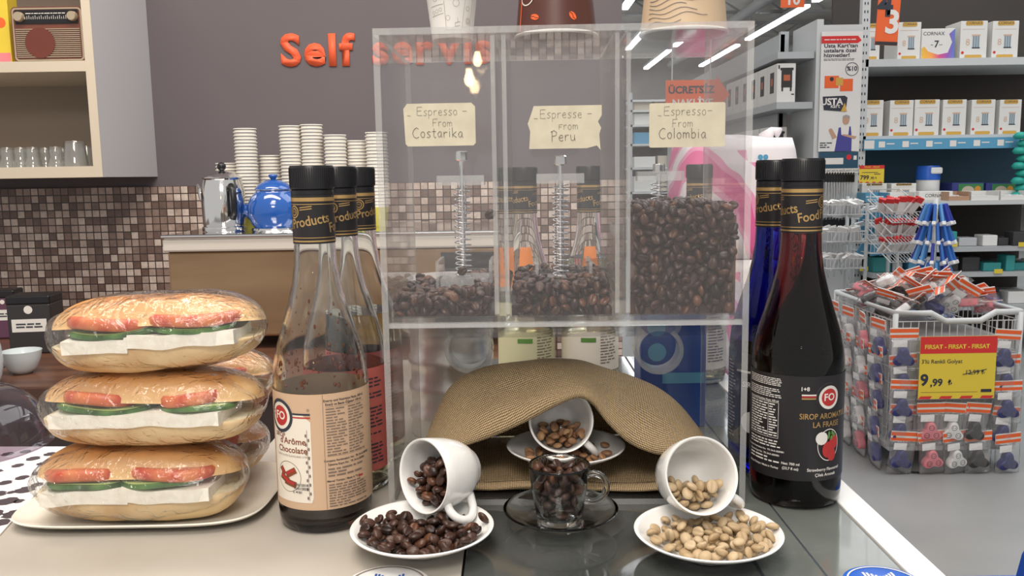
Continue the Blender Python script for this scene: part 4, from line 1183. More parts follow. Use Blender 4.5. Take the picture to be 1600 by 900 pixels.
def inv_cup(px_, rimw, body, label, YY, coffee=None, drop_=0):
    q = D(px_, 50, YY)
    r = rimw / 2 * (YY) / FOC; Hh = .095 * r / .035
    t = thing('paper_cup', label, 'cup', (q.x, q.y, BH + .0003), (0, 0, facing(q)))
    b_, t_ = r * .93, r * .68
    bd = obj('cup_body', lathe(NB(), [(b_ - .0008, .002), (b_, .0015), (t_, Hh), (t_ - .002, Hh), (t_ - .002, Hh - .006), (0, Hh - .006), (0, Hh - .0065), (t_ - .0028, Hh - .007), (b_ - .0008, .002)], 48), body, t, smooth=True, angle=40)
    obj('rolled_rim', lathe(NB(), [(r - .003 + .0016 * math.cos(a), .0017 + .0016 * math.sin(a)) for a in [2 * PI * i / 10 for i in range(11)]], 64), cup_paper, t, smooth=True)
    bm = NB()
    if coffee:
        for k_, (cx, cz) in enumerate(((-.017, .014), (.013, .014), (-.002, .038), (.026, .036), (-.03, .04))):
            M = Matrix.Translation((cx, 0, cz)) @ Matrix.Rotation((.3, 1.0, -.5, .4, 1.2)[k_], 4, 'Y')
            n0 = len(bm.verts); disc(bm, 0, 0, .0024, -.0002, 18, 0, 0, 1.6); bm.verts.ensure_lookup_table()
            bmesh.ops.transform(bm, matrix=M, verts=bm.verts[n0:])
            n0 = len(bm.verts); tube(bm, [(-.0036, -.0004, -.0002), (-.001, -.0004, .0005), (.001, -.0004, -.0005), (.0036, -.0004, .0002)], .00025, 4, 1); bm.verts.ensure_lookup_table()
            bmesh.ops.transform(bm, matrix=M, verts=bm.verts[n0:])
        disc(bm, -.026, .032, .0075, -.0003, 28, 2, .0066)
        rect(bm, -.0335, -.0322, .004, .05, -.0003, 0)
        cone_wrap(bm, b_ + .0002, t_ + .0002, Hh); obj('cup_print', bm, [orange, body, white_ink], t, recalc=False)
    else:
        for k_ in range(9):
            z = .006 + k_ * .0042; pts = [(-.03 + i * .004, -.0002, z + .0018 * math.sin(i * .9 + k_ * .7) + .0003 * i) for i in range(8 + (k_ * 5) % 7)]
            tube(bm, pts, .00035, 4)
        cone_wrap(bm, b_ + .0002, t_ + .0002, Hh); obj('cup_print', bm, line_ink, t, recalc=False)
inv_cup(869, 132, brown_cup, 'upside-down dark brown paper cup printed with orange coffee beans', cen.y + .075, True)
inv_cup(1068, 140, cream_cup, 'upside-down cream and brown paper cup at the right end of the dispenser top', cen.y + .07)

# ------------------------------------------------------------------ platter and sandwiches
pf = G(200, 829); pf.y -= .013; pl_ = G(18, 818); pr_ = G(428, 790)
pc = Vector(((pl_.x + pr_.x) / 2, pf.y + .078, 0)); pa, pb = (pr_.x - pl_.x) / 2, .078
def superring(a, b, z, n=80, e=4.5):
    o_ = []
    for i in range(n):
        t_ = 2 * PI * i / n; c, s_ = math.cos(t_), math.sin(t_)
        o_.append(Vector((a * math.copysign(abs(c) ** (2 / e), c), b * math.copysign(abs(s_) ** (2 / e), s_), z)))
    return o_
bm = NB()
rows = [superring(pa * f, pb * f2, z) for f, f2, z in ((.78, .72, 0), (.83, .78, 0), (.985, .975, .0065), (1, 1, .0085), (.992, .99, .0095), (.975, .965, .0085), (.85, .80, .0042), (.05, .05, .0036))]
V = grid_surf(bm, rows, closed_u=True); bm.faces.new(V[0]); bm.faces.new(V[-1])
o = obj('serving_platter', bm, pm('cream_melamine', (.80, .77, .68), .25, coat=.3), smooth=True, angle=50); o.location = pc
tag(o, 'cream rectangular platter under the wrapped sandwiches', 'platter')
bread = pm('bread_crust', (.7, .45, .2), .45, coat=.15)
n_, l_ = NT(bread)
tc = n_.new('ShaderNodeTexCoord'); sp = n_.new('ShaderNodeSeparateXYZ'); l_.new(tc.outputs['Object'], sp.inputs[0])
nz = n_.new('ShaderNodeTexNoise'); nz.inputs['Scale'].default_value = 30; nz.inputs['Detail'].default_value = 5; l_.new(tc.outputs['Object'], nz.inputs[0])
ma = n_.new('ShaderNodeMath'); ma.operation = 'MULTIPLY_ADD'; ma.inputs[1].default_value = .030; l_.new(nz.outputs[0], ma.inputs[0]); l_.new(sp.outputs[2], ma.inputs[2])
mr = n_.new('ShaderNodeMapRange'); mr.inputs[1].default_value = .034; mr.inputs[2].default_value = .077; l_.new(ma.outputs[0], mr.inputs[0])
rp = n_.new('ShaderNodeValToRGB'); e = rp.color_ramp.elements
e[0].position = 0; e[0].color = (.72, .52, .27, 1); e[1].position = 1; e[1].color = (.52, .21, .05, 1)
q_ = e.new(.45); q_.color = (.74, .48, .21, 1)
l_.new(mr.outputs[0], rp.inputs[0]); l_.new(rp.outputs[0], bsdf(bread).inputs['Base Color'])
bread_low = pm('bread_underside', (.74, .52, .26), .5, coat=.1)
noise_mix(bread_low, (.52, .28, .10), (.76, .56, .30), 24, 5, .3, .6)
crumb = pm('bread_crumb', (.82, .72, .50), .8)
noise_mix(crumb, (.74, .62, .40), (.86, .77, .56), 120, 4, bump=.6)
cheese = pm('white_cheese', (.86, .83, .74), .45)
noise_mix(cheese, (.88, .86, .77), (.80, .76, .66), 160, 3, bump=.35)
tomato = pm('tomato_slice', (.60, .10, .03), .35, coat=.15)
noise_mix(tomato, (.50, .055, .02), (.68, .21, .07), 70, 4)
cuke_skin = pm('cucumber_skin', (.03, .11, .02), .3, coat=.4)
noise_mix(cuke_skin, (.02, .07, .012), (.09, .22, .05), 60, 3)
cuke_in = pm('cucumber_flesh', (.42, .55, .20), .35)
def bun(a, b, h, e_plan, e_z, seed, upper):
    bm = NB(); n, m = 72, 16; rows = []
    for i in range(m + 1):
        ro = math.sin(PI / 2 * i / m); rows.append([])
        z = h * (1 - ro ** e_z) ** .5 if i < m else 0
        for p in superring(a * ro, b * ro, 0, n, e_plan):
            nn = noise.noise(Vector((p.x * 28 + seed * 7, p.y * 28, seed))) * .0016 + noise.noise(Vector((p.x * 9 + seed, p.y * 12, seed + 3))) * .003
            f = 1 + nn * 3 * ro
            rows[-1].append(Vector((p.x * f, p.y * f, (z + nn * (1 if i < m else .3)) * (1 if upper else -1))))
    V = grid_surf(bm, rows[1:], closed_u=True); c = bm.verts.new(rows[0][0])
    for j in range(n): bm.faces.new((c, V[0][(j + 1) % n], V[0][j]))
    # crumb face
    flat = bm.faces.new(V[-1]); r_ = bmesh.ops.inset_region(bm, faces=[flat], thickness=.003)
    flat.material_index = 1
    return bm
def slab(x0, x1, y0, y1, z, th, seed, wave=.0016):
    bm = NB(); n = 14; V = {}
    for i in range(n + 1):
        for j in range(7):
            x = x0 + (x1 - x0) * i / n; y = y0 + (y1 - y0) * j / 6
            dz = noise.noise(Vector((x * 35, y * 20, seed))) * wave * 2; dy = noise.noise(Vector((x * 60, seed, 2))) * .0015 if j == 0 else 0
            V[i, j, 0] = bm.verts.new((x, y + dy, z + dz)); V[i, j, 1] = bm.verts.new((x, y + dy, z + dz + th * (1 + .12 * noise.noise(Vector((x * 50, y * 40, seed + 9))))))
    for i in range(n):
        for j in range(6):
            bm.faces.new((V[i, j, 1], V[i + 1, j, 1], V[i + 1, j + 1, 1], V[i, j + 1, 1])); bm.faces.new((V[i, j, 0], V[i, j + 1, 0], V[i + 1, j + 1, 0], V[i + 1, j, 0]))
        for j in (0, 6): bm.faces.new((V[i, j, 0], V[i + 1, j, 0], V[i + 1, j, 1], V[i, j, 1]))
    for i in (0, n):
        for j in range(6): bm.faces.new((V[i, j, 0], V[i, j + 1, 0], V[i, j + 1, 1], V[i, j, 1]))
    return bm
def oval_slice(cx, cy, z, a, b, th, tilt=0, e=2.2, roll=0):
    M = Matrix.Translation((cx, cy, z)) @ Matrix.Rotation(tilt, 4, 'Y') @ Matrix.Rotation(roll, 4, 'X')
    bm = NB()
    rows = [superring(a * f, b * f, zz, 40, e) for f, zz in ((.80, th / 2), (.93, th / 2), (1, th * .25), (1, -th * .25), (.93, -th / 2), (.80, -th / 2))]
    V = grid_surf(bm, rows, closed_u=True)
    t_, b_ = bm.faces.new(V[0]), bm.faces.new(V[-1]); t_.material_index = b_.material_index = 1
    for f in bm.faces:
        if all(abs(abs(v.co.z) - th / 2) < 1e-6 for v in f.verts): f.material_index = 1
    for v in bm.verts: v.co.z += .0016 * math.sin(v.co.x * 70 + cx * 300)
    bm.transform(M); return bm
def film(a, b, z0, z1, seed):
    bm = NB(); n, m = 96, 40; rows = []
    zc, h = (z0 + z1) / 2, (z1 - z0) / 2
    for i in range(1, m):
        ph = PI * i / m; s_ = math.sin(ph) ** .74; c = math.cos(ph)
        row = []
        for p in superring(a * s_, b * s_, zc + h * math.copysign(abs(c) ** .95, c), n, 3.2):
            d_ = noise.noise(Vector((p.x * 30 + seed, p.y * 60, p.z * 60))) * .0020 + abs(noise.noise(Vector((p.x * 18 + p.z * 60, seed * 3, p.y * 40)))) * .0026
            v = Vector((p.x, p.y, p.z - zc)); l2 = v.length
            row.append(Vector((p.x, p.y, p.z)) + v / l2 * d_)
        rows.append(row)
    V = grid_surf(bm, rows, closed_u=True)
    for q, zz in ((V[0], z1), (V[-1], z0)):
        bm.faces.new(q)
    return bm
def sandwich(label, loc, rz, seed, a=.083, cheeses=((-.067, .002, 0), (-.004, .066, .0008)), cukes=((-.035, .034, -.02), (.022, .034, .03)), toms=((-.038, .030), (.032, .034)), tilt=0.0, group='wrapped sandwiches'):
    t = thing('wrapped_sandwich', label, 'sandwich', loc, (0, tilt, rz), group)
    b = .036
    lo = bun(a * .99, b * 1.02, .0232, 3.2, 4.6, seed, False); lo.transform(Matrix.Translation((0, 0, .0240)))
    obj('bottom_bun', lo, [bread_low, crumb], t, smooth=True)
    hi = bun(a, b * 1.03, .0250, 3.1, 3.2, seed + 20, True); hi.transform(Matrix.Translation((0, .004, .0350)) @ Matrix.Rotation(-.13, 4, 'X'))
    obj('top_bun', hi, [bread, crumb], t, smooth=True)
    for k_, (x0, x1, dz) in enumerate(cheeses): obj('cheese_slice', slab(x0, x1, -b - .003, .012, .0215 + dz, .0105, seed + k_), cheese, t, smooth=True, angle=50)
    for k_, (cx, aa, tl) in enumerate(cukes): obj('cucumber_slice', oval_slice(cx, -.0165, .0345 + k_ * .0006, aa, .0235, .0048, tl), [cuke_skin, cuke_in], t, smooth=True, angle=50)
    for k_, (cx, aa) in enumerate(toms): obj('tomato_slice', oval_slice(cx, -.0150, .0412, aa * 1.08, .0245, .0095, (.02, -.03)[k_ % 2], 2.2, -.10), [tomato, tomato], t, smooth=True, angle=60)
    obj('film_wrap', film(a + .0015, b + .0085, .0002, .0628, seed), cling, t, smooth=True)
    return t
Yf = pf.y + .0405
def sx_at(px_, py_, Y): return D(px_, py_, Y).x
sd = [('bottom sandwich of the front stack, in cling film with cheese tomato and cucumber', 226, 760, .0050, .02, 1, {}),
      ('middle sandwich of the front stack, wrapped, slightly turned', 243, 640, .0665, -.05, 2, dict(a=.0875, cheeses=((-.068, -.024, .0), (-.027, .068, .0012)), cukes=((-.030, .040, .0), (.045, .030, .02)), toms=((-.034, .028), (.040, .024)))),
      ('top sandwich of the front stack, wrapped, showing two big tomato slices', 253, 525, .1280, .03, 3, dict(cheeses=((-.062, -.012, .0), (-.014, .070, .0012)), cukes=((-.026, .038, -.02), (.034, .032, -.03)), toms=((-.030, .032), (.034, .036)), tilt=-.03))]
for lb, px_, py_, z, rz, seed, kw in sd:
    s1 = sandwich(lb, (sx_at(px_, py_, Yf), Yf, z), rz, seed, **kw)
for lb, px_, z, seed in (('wrapped sandwich on the platter directly behind the front stack', 268, .0050, 6), ('upper wrapped sandwich of the rear stack, peeking out at its right', 285, .0665, 7)):
    sandwich(lb, (sx_at(px_, 640, Yf + .084), Yf + .084 , z), .03, seed)

# ------------------------------------------------------------------ small things at the counter's near edge and left
for px_, py_, r, m_, lb, nm in ((604, 914, .030, white_pl, 'round white badge with blue printing at the bottom edge left of middle', 'badge'), (1383, 912, .027, bright_blue, 'round blue disc with white ring near the counter edge strip', 'badge')):
    q = G(px_, py_, .002)
    t = thing('round_badge', lb, 'badge', (q.x, q.y, .0002))
    obj('badge_disc', lathe(NB(), [(0, 0), (r, 0), (r, .0016), (r - .001, .0022), (0, .0026)], 56), m_, t, smooth=True, angle=50)
    bm = NB(); lathe(bm, [(r * .86, .0026), (r * .90, .0026)], 56)
    for k_, (s_, sz) in enumerate((('SELF', .012), ('CAFE', .010))[:1] if False else ()): pass
    obj('badge_ring', bm, white_ink if m_ is bright_blue else grey_ink, t, recalc=False)
    bm = NB()
    for k_ in range(9):
        a = k_ * .7; bx(bm, (-.010 + k_ * .0024, .004 + .002 * math.sin(a), .0026), (-.0085 + k_ * .0024, .012 + .003 * math.cos(a), .0029))
    obj('badge_mark', bm, white_ink if m_ is bright_blue else deep_blue, t)
# spotted white sheet and smoky dome on the left
spot = pm('dark_spot_print', (.06, .045, .055), .5)
sa, sb, sc_, sd_ = G(-60, 850), G(18, 826), G(118, 700), G(-60, 700)
t = thing('spotted_sheet', 'white sheet printed with dark brown spots left of the platter', 'sheet', (sa.x, sa.y, .0004))
bm = NB(); poly = [sa, G(0, 838), G(60, 770), G(100, 722), sc_, sd_]
vs0 = [bm.verts.new((p.x - sa.x, p.y - sa.y, 0)) for p in poly]; f = bm.faces.new(vs0); r_ = bmesh.ops.extrude_face_region(bm, geom=[f])
bmesh.ops.translate(bm, vec=(0, 0, .0012), verts=[v for v in r_['geom'] if isinstance(v, bmesh.types.BMVert)])
obj('sheet_paper', bm, white_pl, t)
bm = NB(); rg = random.Random(4)
for px_, py_, w_ in ((22, 806, 15), (12, 786, 14), (40, 768, 13), (-5, 775, 12), (45, 795, 11), (35, 749, 9), (60, 742, 8), (78, 712, 8), (52, 719, 9), (8, 757, 9), (28, 730, 8), (85, 728, 6), (-12, 806, 14), (58, 760, 8), (0, 820, 13), (66, 727, 7), (-8, 740, 10), (40, 708, 7), (12, 712, 8), (18, 772, 6), (30, 786, 7)):
    c = G(px_, py_); w_ = w_ * c.y / FOC * 1.15
    pts = [bm.verts.new((c.x - sa.x + w_ * math.cos(2 * PI * k_ / 16) * (1 + .2 * math.sin(3 * k_ + px_)), c.y - sa.y + w_ * 1.1 * math.sin(2 * PI * k_ / 16), .0014)) for k_ in range(16)]
    bm.faces.new(pts)
obj('spots', bm, spot, t)
q = G(-40, 700)
bm = NB(); pr = []
for i in range(13):
    a = PI / 2 * i / 12; pr.append((.085 * math.cos(a) ** .7, .066 * math.sin(a)))
bm = lathe(bm, [(.089, 0), (.089, .002), (.085, .003)] + pr[1:-1] + [(0, .066)], 64)
t = thing('clear_dome', 'smoky see-through plastic dome cut off by the left edge of the photo', 'dome lid', (q.x - .012, q.y, .0018))
obj('dome_shell', bm, dome_film, t, smooth=True)
# ------------------------------------------------------------------ cafe back counter and machine
dark_wood = pm('dark_wood_top', (.10, .045, .03), .3)
noise_mix(dark_wood, (.075, .035, .024), (.14, .065, .04), 4, 4, stretch=(1, 8, 1))
t = thing('back_counter', 'dark wooden back counter along the mosaic wall', 'counter', (-1.2, 2.2, FLOOR))
zt = D(60, 575, 1.9).z
BX0, BX1, BY0 = -2.6, -0.02, 1.72
obj('worktop', box((BX0 + 1.2, BY0 - 2.2, zt - .03 - FLOOR), (BX1 + 1.2, BACK - .015 - 2.2, zt - FLOOR), .004), dark_wood, t)
obj('base_cabinet', box((BX0 + 1.22, BY0 - 2.18, 0), (BX1 + 1.18, BACK - .02 - 2.2, zt - .0305 - FLOOR)), pm('dark_brown_cabinet', (.045, .03, .028), .45), t)
MY0, MY1 = 2.08, 2.52
ma, mb = D(259, 420, MY0).x, D(788, 420, MY0).x
mt = D(420, 389, MY0).z; mtop = D(420, 364, MY0).z
t = thing('coffee_machine', 'stainless steel espresso machine with flat tray top holding pots and cups', 'coffee machine', (ma, MY0, zt + .0005))
z0 = zt
obj('body', box((0.006, 0, .03), (mb - ma - .006, MY1 - MY0, mt - .004 - z0), .006), steel, t)
tb_ = obj('top_rim', box((0, -.012, mt - .004 - z0), (mb - ma, MY1 - MY0, mtop - .010 - z0), .005), pm('cream_trim', (.62, .58, .52), .35), t); tb_['label'] = 'cream top rim'
bm = NB(); tube(bm, [(0, -.012, mtop - .006 - z0), (mb - ma, -.012, mtop - .006 - z0)], .0055, 10)
bx(bm, (0, -.012, mtop - .010 - z0), (mb - ma, MY1 - MY0, mtop - .002 - z0))
obj('tray', bm, chrome, t, smooth=True, angle=30)
for i, (fx, fy) in enumerate(((.05, .05), (.05, .38), (.75, .05), (.75, .38))):
    obj('foot', lathe(NB(), [(0, 0), (.022, 0), (.018, .030), (0, .030)], 20, 0, Matrix.Translation((fx, fy, 0))), black_plastic, t)
obj('dark_window', box((D(690, 440, MY0).x - ma, -.004, mt - .13 - z0), (D(775, 440, MY0).x - ma, .0, mt - .015 - z0)), dark_pl, t)
TZ = mtop - .0015                                                # height of the tray
# chrome pot
q = D(352, 360, 2.2); pr = [(0, 0), (.053, 0), (.055, .003), (.055, .012), (.051, .014), (.0525, .02), (.0535, .070), (.053, .10), (.048, .122), (.046, .130), (.049, .133), (.049, .136), (.030, .146), (.010, .151), (0, .151)]
t = thing('chrome_pot', 'shiny chrome pot with black knob and handle on the machine', 'pot', (q.x, 2.2, TZ), (0, 0, .0))
obj('pot_body', lathe(NB(), pr, 56), chrome, t, smooth=True, angle=45)
obj('lid_knob', blob(NB(), (0, 0, .163), .011, 16, 10), black_plastic, t, smooth=True)
obj('lid_stem', tube(NB(), [(0, 0, .150), (0, 0, .158)], .006, 12), black_plastic, t, smooth=True)
a_ = -.95; hx, hy = math.cos(a_), math.sin(a_)
P = lambda r, z: (r * hx, r * hy, z)
obj('handle', tube(NB(), [P(.050, .112), P(.066, .116), P(.078, .104), P(.080, .08), P(.078, .05), P(.068, .034)], .008, 10, flat=.8), black_plastic, t, smooth=True)
obj('spout', tube(NB(), [(-.04, .03, .05), (-.066, .04, .085), (-.078, .05, .118)], .008, 10, radii=[.013, .010, .007]), chrome, t, smooth=True)
# blue enamel teapot
q = D(431, 361, 2.2)
enamel = pm('blue_enamel', (.012, .085, .36), .12, coat=.8)
t = thing('blue_teapot', 'round blue enamel teapot beside the chrome pot on the machine', 'teapot', (q.x, 2.2, TZ), (0, 0, .25))
obj('pot_body', lathe(NB(), [(0, .006), (.050, .006), (.058, .018), (.067, .040), (.068, .060), (.060, .082), (.047, .096), (.044, .100), (.044, .103), (0, .103)], 56), enamel, t, smooth=True, angle=45)
obj('base_ring', lathe(NB(), [(0, 0), (.058, 0), (.060, .003), (.058, .008), (.048, .010), (0, .010)], 56), chrome, t, smooth=True, angle=45)
obj('lid', lathe(NB(), [(.047, .104), (.046, .107), (.036, .118), (.018, .127), (0, .129)], 48), enamel, t, smooth=True)
obj('lid_knob', lathe(NB(), [(.006, .127), (.007, .131), (.012, .136), (.011, .141), (0, .143)], 24), enamel, t, smooth=True)
P = lambda r, z: (r * math.cos(-.35), r * math.sin(-.35), z)
obj('handle', tube(NB(), [P(.048, .092), P(.070, .104), P(.088, .092), P(.090, .070), P(.082, .050), P(.066, .042)], .006, 10), enamel, t, smooth=True)
obj('spout', tube(NB(), [(-.055, .02, .040), (-.082, .03, .066), (-.096, .035, .098)], .01, 12, radii=[.016, .010, .007]), enamel, t, smooth=True)
# nested paper cups
rim_m = pm('white_cup_rim', (.76, .73, .66), .5); line_b = pm('dark_cup_line', (.12, .11, .16), .5)
ycup = pm('yellow_green_cup', (.45, .42, .06), .5)
CH, SP = .062, .0088
bm = NB()
lathe(bm, [(0, .003), (.0195, .003), (.0195, 0), (.0205, 0), (.0268, CH - .0098)], 20, 1)
lathe(bm, [(.0268, CH - .0098), (.0276, CH - .0042)], 20, 0); lathe(bm, [(.0276, CH - .0042), (.0278, CH - .0028)], 20, 2)
lathe(bm, [(.0278, CH - .0028), (.0295, CH - .0026), (.0299, CH - .0012), (.0292, CH), (.0278, CH - .0004)], 20, 0)
lathe(bm, [(.0278, CH - .0004), (.0200, .0036), (0, .0036)], 20, 0)
cupme = bpy.data.meshes.new('paper_cup_mesh'); bmesh.ops.remove_doubles(bm, verts=bm.verts, dist=1e-6); bmesh.ops.recalc_face_normals(bm, faces=bm.faces); bm.to_mesh(cupme); bm.free()
for m in (rim_m, ycup, line_b): cupme.materials.append(m)
cupme.polygons.foreach_set('use_smooth', [True] * len(cupme.polygons))
stacks = [(357, 255, 2.34, 'short stack behind the chrome pot'), (388, 201, 2.30, 'tall stack left of the blue teapot'), (424, 243, 2.34, 'stack directly behind the blue teapot'), (458, 197, 2.32, 'tall stack, left of the tallest pair'),
          (491, 195, 2.32, 'tall stack, right of the tallest pair'), (527, 211, 2.30, 'stack behind the caps of the left bottles, nearest them'), (560, 220, 2.33, 'lower stack right of the bottle caps'), (591, 207, 2.30, 'rightmost stack, beside the dispenser')]
for px_, py_, Y, lb in stacks:
    q = D(px_, 300, Y); H_ = D(px_, py_, Y).z - TZ
    n = max(2, int(round((H_ - CH) / SP)) + 1); sp = (H_ - CH) / (n - 1)
    for k_ in range(n):
        o = bpy.data.objects.new('paper_cup', cupme); COL.objects.link(o)
        o.location = (q.x + R.uniform(-.0005, .0005), Y, TZ + .0003 + k_ * sp); tag(o, 'small paper cup in the ' + lb, 'paper cup', 'nested paper cups, ' + lb)
# back-left things
zt2 = zt + .0005
def tin(px_, py_, Y, w_, d_, h_, lb, col, lab):
    q = D(px_, py_, Y)
    t = thing('tea_tin', lb, 'tin', (q.x, Y, zt2), (0, 0, .12))
    obj('tin_body', box((-w_ / 2, -d_ / 2, 0), (w_ / 2, d_ / 2, h_ - .02), .004), col, t)
    obj('lid', box((-w_ / 2 - .001, -d_ / 2 - .001, h_ - .022), (w_ / 2 + .001, d_ / 2 + .001, h_), .004), black_plastic, t)
    bm = NB(); rect(bm, -w_ * .40, w_ * .40, h_ * .38, h_ * .60, -d_ / 2 - .0005); obj('label_band', bm, lab, t)
    bm = NB(); disc(bm, 0, h_ * .76, w_ * .10, -d_ / 2 - .0006, 20); words_dashes(bm, -w_ * .3, w_ * .3, h_ * .44, h_ * .54, 2, -d_ / 2 - .001, 1, 6, .5)
    obj('badge', bm, [white_ink, ink], t, recalc=False)
tin(60, 540, 2.10, .100, .08, .142, 'black square tin with pale label standing by the mosaic wall', dark_pl, cardboard_white)
tin(18, 540, 2.30, .06, .06, .130, 'purple-brown tin behind the white cup at the left edge', pm('plum_tin', (.12, .05, .09), .4), cardboard_white)
q = D(34, 560, 1.85)
t = thing('white_cup', 'small pale blue-white cup on the dark back counter at the left edge', 'cup', (q.x, 1.85, zt2), (0, 0, PI + .4))
pale = pm('pale_blue_porcelain', (.60, .66, .68), .2, coat=.4)
obj('cup_body', lathe(NB(), [(0, 0), (.018, 0), (.030, .012), (.038, .034), (.041, .050), (.0395, .050), (.036, .034), (.027, .014), (0, .006)], 40), pale, t, smooth=True, angle=60)
obj('handle', tube(NB(), [(.037, 0, .042), (.052, 0, .044), (.058, 0, .030), (.048, 0, .017), (.033, 0, .018)], .0035, 8), pale, t, smooth=True)
q = D(-32, 540, 1.74)
t = thing('white_pitcher', 'white pitcher cut off by the left edge of the photo', 'pitcher', (q.x, 1.74, zt2))
obj('pitcher_body', lathe(NB(), [(0, 0), (.028, 0), (.036, .020), (.040, .05), (.038, .08), (.028, .115), (.022, .135), (.024, .150), (.022, .150), (.020, .135), (.030, .08), (0, .01)], 40), pale, t, smooth=True, angle=60)
obj('handle', tube(NB(), [(-.023, 0, .135), (-.055, 0, .13), (-.060, 0, .09), (-.037, 0, .06)], .005, 8), pale, t, smooth=True)
# ------------------------------------------------------------------ lettering on the wall
t = thing('wall_lettering', 'orange Self servis lettering on the dark grey wall', 'lettering', (D(440, 105, BACK).x, BACK - .001, D(440, 105, BACK).z))
sg = pm('orange_letter', (.80, .12, .045), .5)
bx0 = t.location
xs = 0.0
word = 'Self servis'; widths = {}
total_target = D(810, 105, BACK).x - D(440, 105, BACK).x
caph = D(470, 57, BACK).z - D(470, 104, BACK).z
size = caph / .70
for word, pa_x, pb_x in (('Self', 440, 556), ('servis', 583, 768)):
    gl_ = []
    for c in word:
        bm = NB(); stand_text(bm, c, size, 0, 0, 0, 0, .040, 'LEFT', ext=.004)
        zmin = min(v.co.z for v in bm.verts); xmin = min(v.co.x for v in bm.verts)
        for v in bm.verts: v.co.z += -zmin; v.co.x += -xmin
        bmesh.ops.translate(bm, vec=(0, -max(v.co.y for v in bm.verts), 0), verts=bm.verts)
        gl_.append((bm, max(v.co.x for v in bm.verts)))
    xs0 = D(pa_x, 105, BACK).x - bx0.x; wid = D(pb_x, 105, BACK).x - D(pa_x, 105, BACK).x
    gap = .075 * size; tot = sum(w_ for _, w_ in gl_) + gap * (len(word) - 1); k_ = wid / tot; x = xs0
    for bm, w_ in gl_:
        for v in bm.verts: v.co.x = v.co.x * k_ + x
        obj('letter', bm, sg, t, recalc=False); x += (w_ + gap) * k_
# ------------------------------------------------------------------ wall cabinet
CY0 = 2.38
cx1 = D(161, 275, CY0).x; cz0 = D(200, 276, CY0).z; cz1 = cz0 + .75
cab_in = pm('warm_cabinet_board', (.60, .53, .42), .5)
cab_side = pm('blue_grey_cabinet_side', (.50, .50, .52), .5)
t = thing('wall_cabinet', 'open white wall cabinet holding a radio and drinking glasses', 'cabinet', (cx1 - .6, CY0, cz0))
Wc, Dc = .85, BACK - .001 - CY0; x1_ = .6
zs = D(60, 104, CY0).z - cz0
th = .024
obj('side_panel', box((x1_ - th, 0, 0), (x1_, Dc, cz1 - cz0)), cab_side, t)
obj('side_panel', box((x1_ - Wc, 0, 0), (x1_ - Wc + th, Dc, cz1 - cz0)), cab_side, t)
obj('front_edging', box((x1_ - th, -.0015, 0), (x1_, -.0001, cz1 - cz0)), cab_in, t)
obj('bottom_board', box((x1_ - Wc + th, 0, 0), (x1_ - th, Dc, th + .006)), cab_in, t)
obj('shelf', box((x1_ - Wc + th, 0, zs - .014), (x1_ - th, Dc - .01, zs + .014)), cab_in, t)
obj('top_board', box((x1_ - Wc + th, 0, cz1 - cz0 - th), (x1_ - th, Dc, cz1 - cz0)), cab_in, t)
obj('back_board', box((x1_ - Wc + th, Dc - .010, th + .006), (x1_ - th, Dc - .002, cz1 - cz0 - th)), pm('cabinet_back', (.30, .24, .19), .6), t)
cr = .0
SHZ = cz0 + zs + .0143; BOZ = cz0 + th + .0063
ra, rb = D(19, 50, CY0 + .02), D(131, 50, CY0 + .02)
rw = rb.x - ra.x; rh = .145
t = thing('radio', 'retro wooden table radio with round speaker grille in the wall cabinet', 'radio', ((ra.x + rb.x) / 2, CY0 + .02, SHZ))
wood = pm('radio_wood', (.16, .05, .03), .3, coat=.4)
obj('radio_case', prism(NB(), rounded(-rw / 2, 0, rw / 2, rh, .012), 0, .09), wood, t)
rm = pm('radio_trim', (.55, .45, .32), .3, metal=.6)
bm = NB(); pl = rounded(-rw / 2 + .003, .003, rw / 2 - .003, rh - .003, .010); pl2 = rounded(-rw / 2 + .007, .007, rw / 2 - .007, rh - .007, .008)
for i in range(len(pl)):
    j = (i + 1) % len(pl); bm.faces.new([bm.verts.new((p[0], -.001, p[1])) for p in (pl[i], pl[j], pl2[j], pl2[i])])
obj('face_trim', bm, rm, t)
bm = NB()
for i in range(15): z = .012 + i * .0052; bx(bm, (-rw / 2 + .01, -.003, z), (rw / 2 - .01, -.0002, z + .0022))
obj('speaker_slats', bm, rm, t)
obj('speaker_cloth', prism(NB(), [(-.022 + .040 * math.cos(2 * PI * i / 36), .050 + .040 * math.sin(2 * PI * i / 36)) for i in range(36)], -.0042, -.0031), pm('speaker_cloth', (.14, .035, .025), .8), t)
obj('dial_panel', box((-rw / 2 + .012, -.0025, .100), (rw / 2 - .012, -.0003, .136)), black_plastic, t)
bm = NB()
for i in range(22): bx(bm, (-.058 + i * .0055, -.003, .112), (-.057 + i * .0055, -.0026, .118 + .002 * (i % 3)))
words_dashes(bm, -.055, .055, .125, .129, 1, -.0031, 0, 8, .5)
obj('dial_scale', bm, white_ink, t, recalc=False)
for sx_ in (-1, 1): obj('dial_knob', lathe(NB(), [(0, 0), (.0135, 0), (.0125, .010), (.011, .012), (0, .012)], 28, 0, Matrix.Translation((sx_ * (rw / 2 - .025), -.0026, .118)) @ Matrix.Rotation(PI / 2, 4, 'X')), rm, t, smooth=True, angle=40)
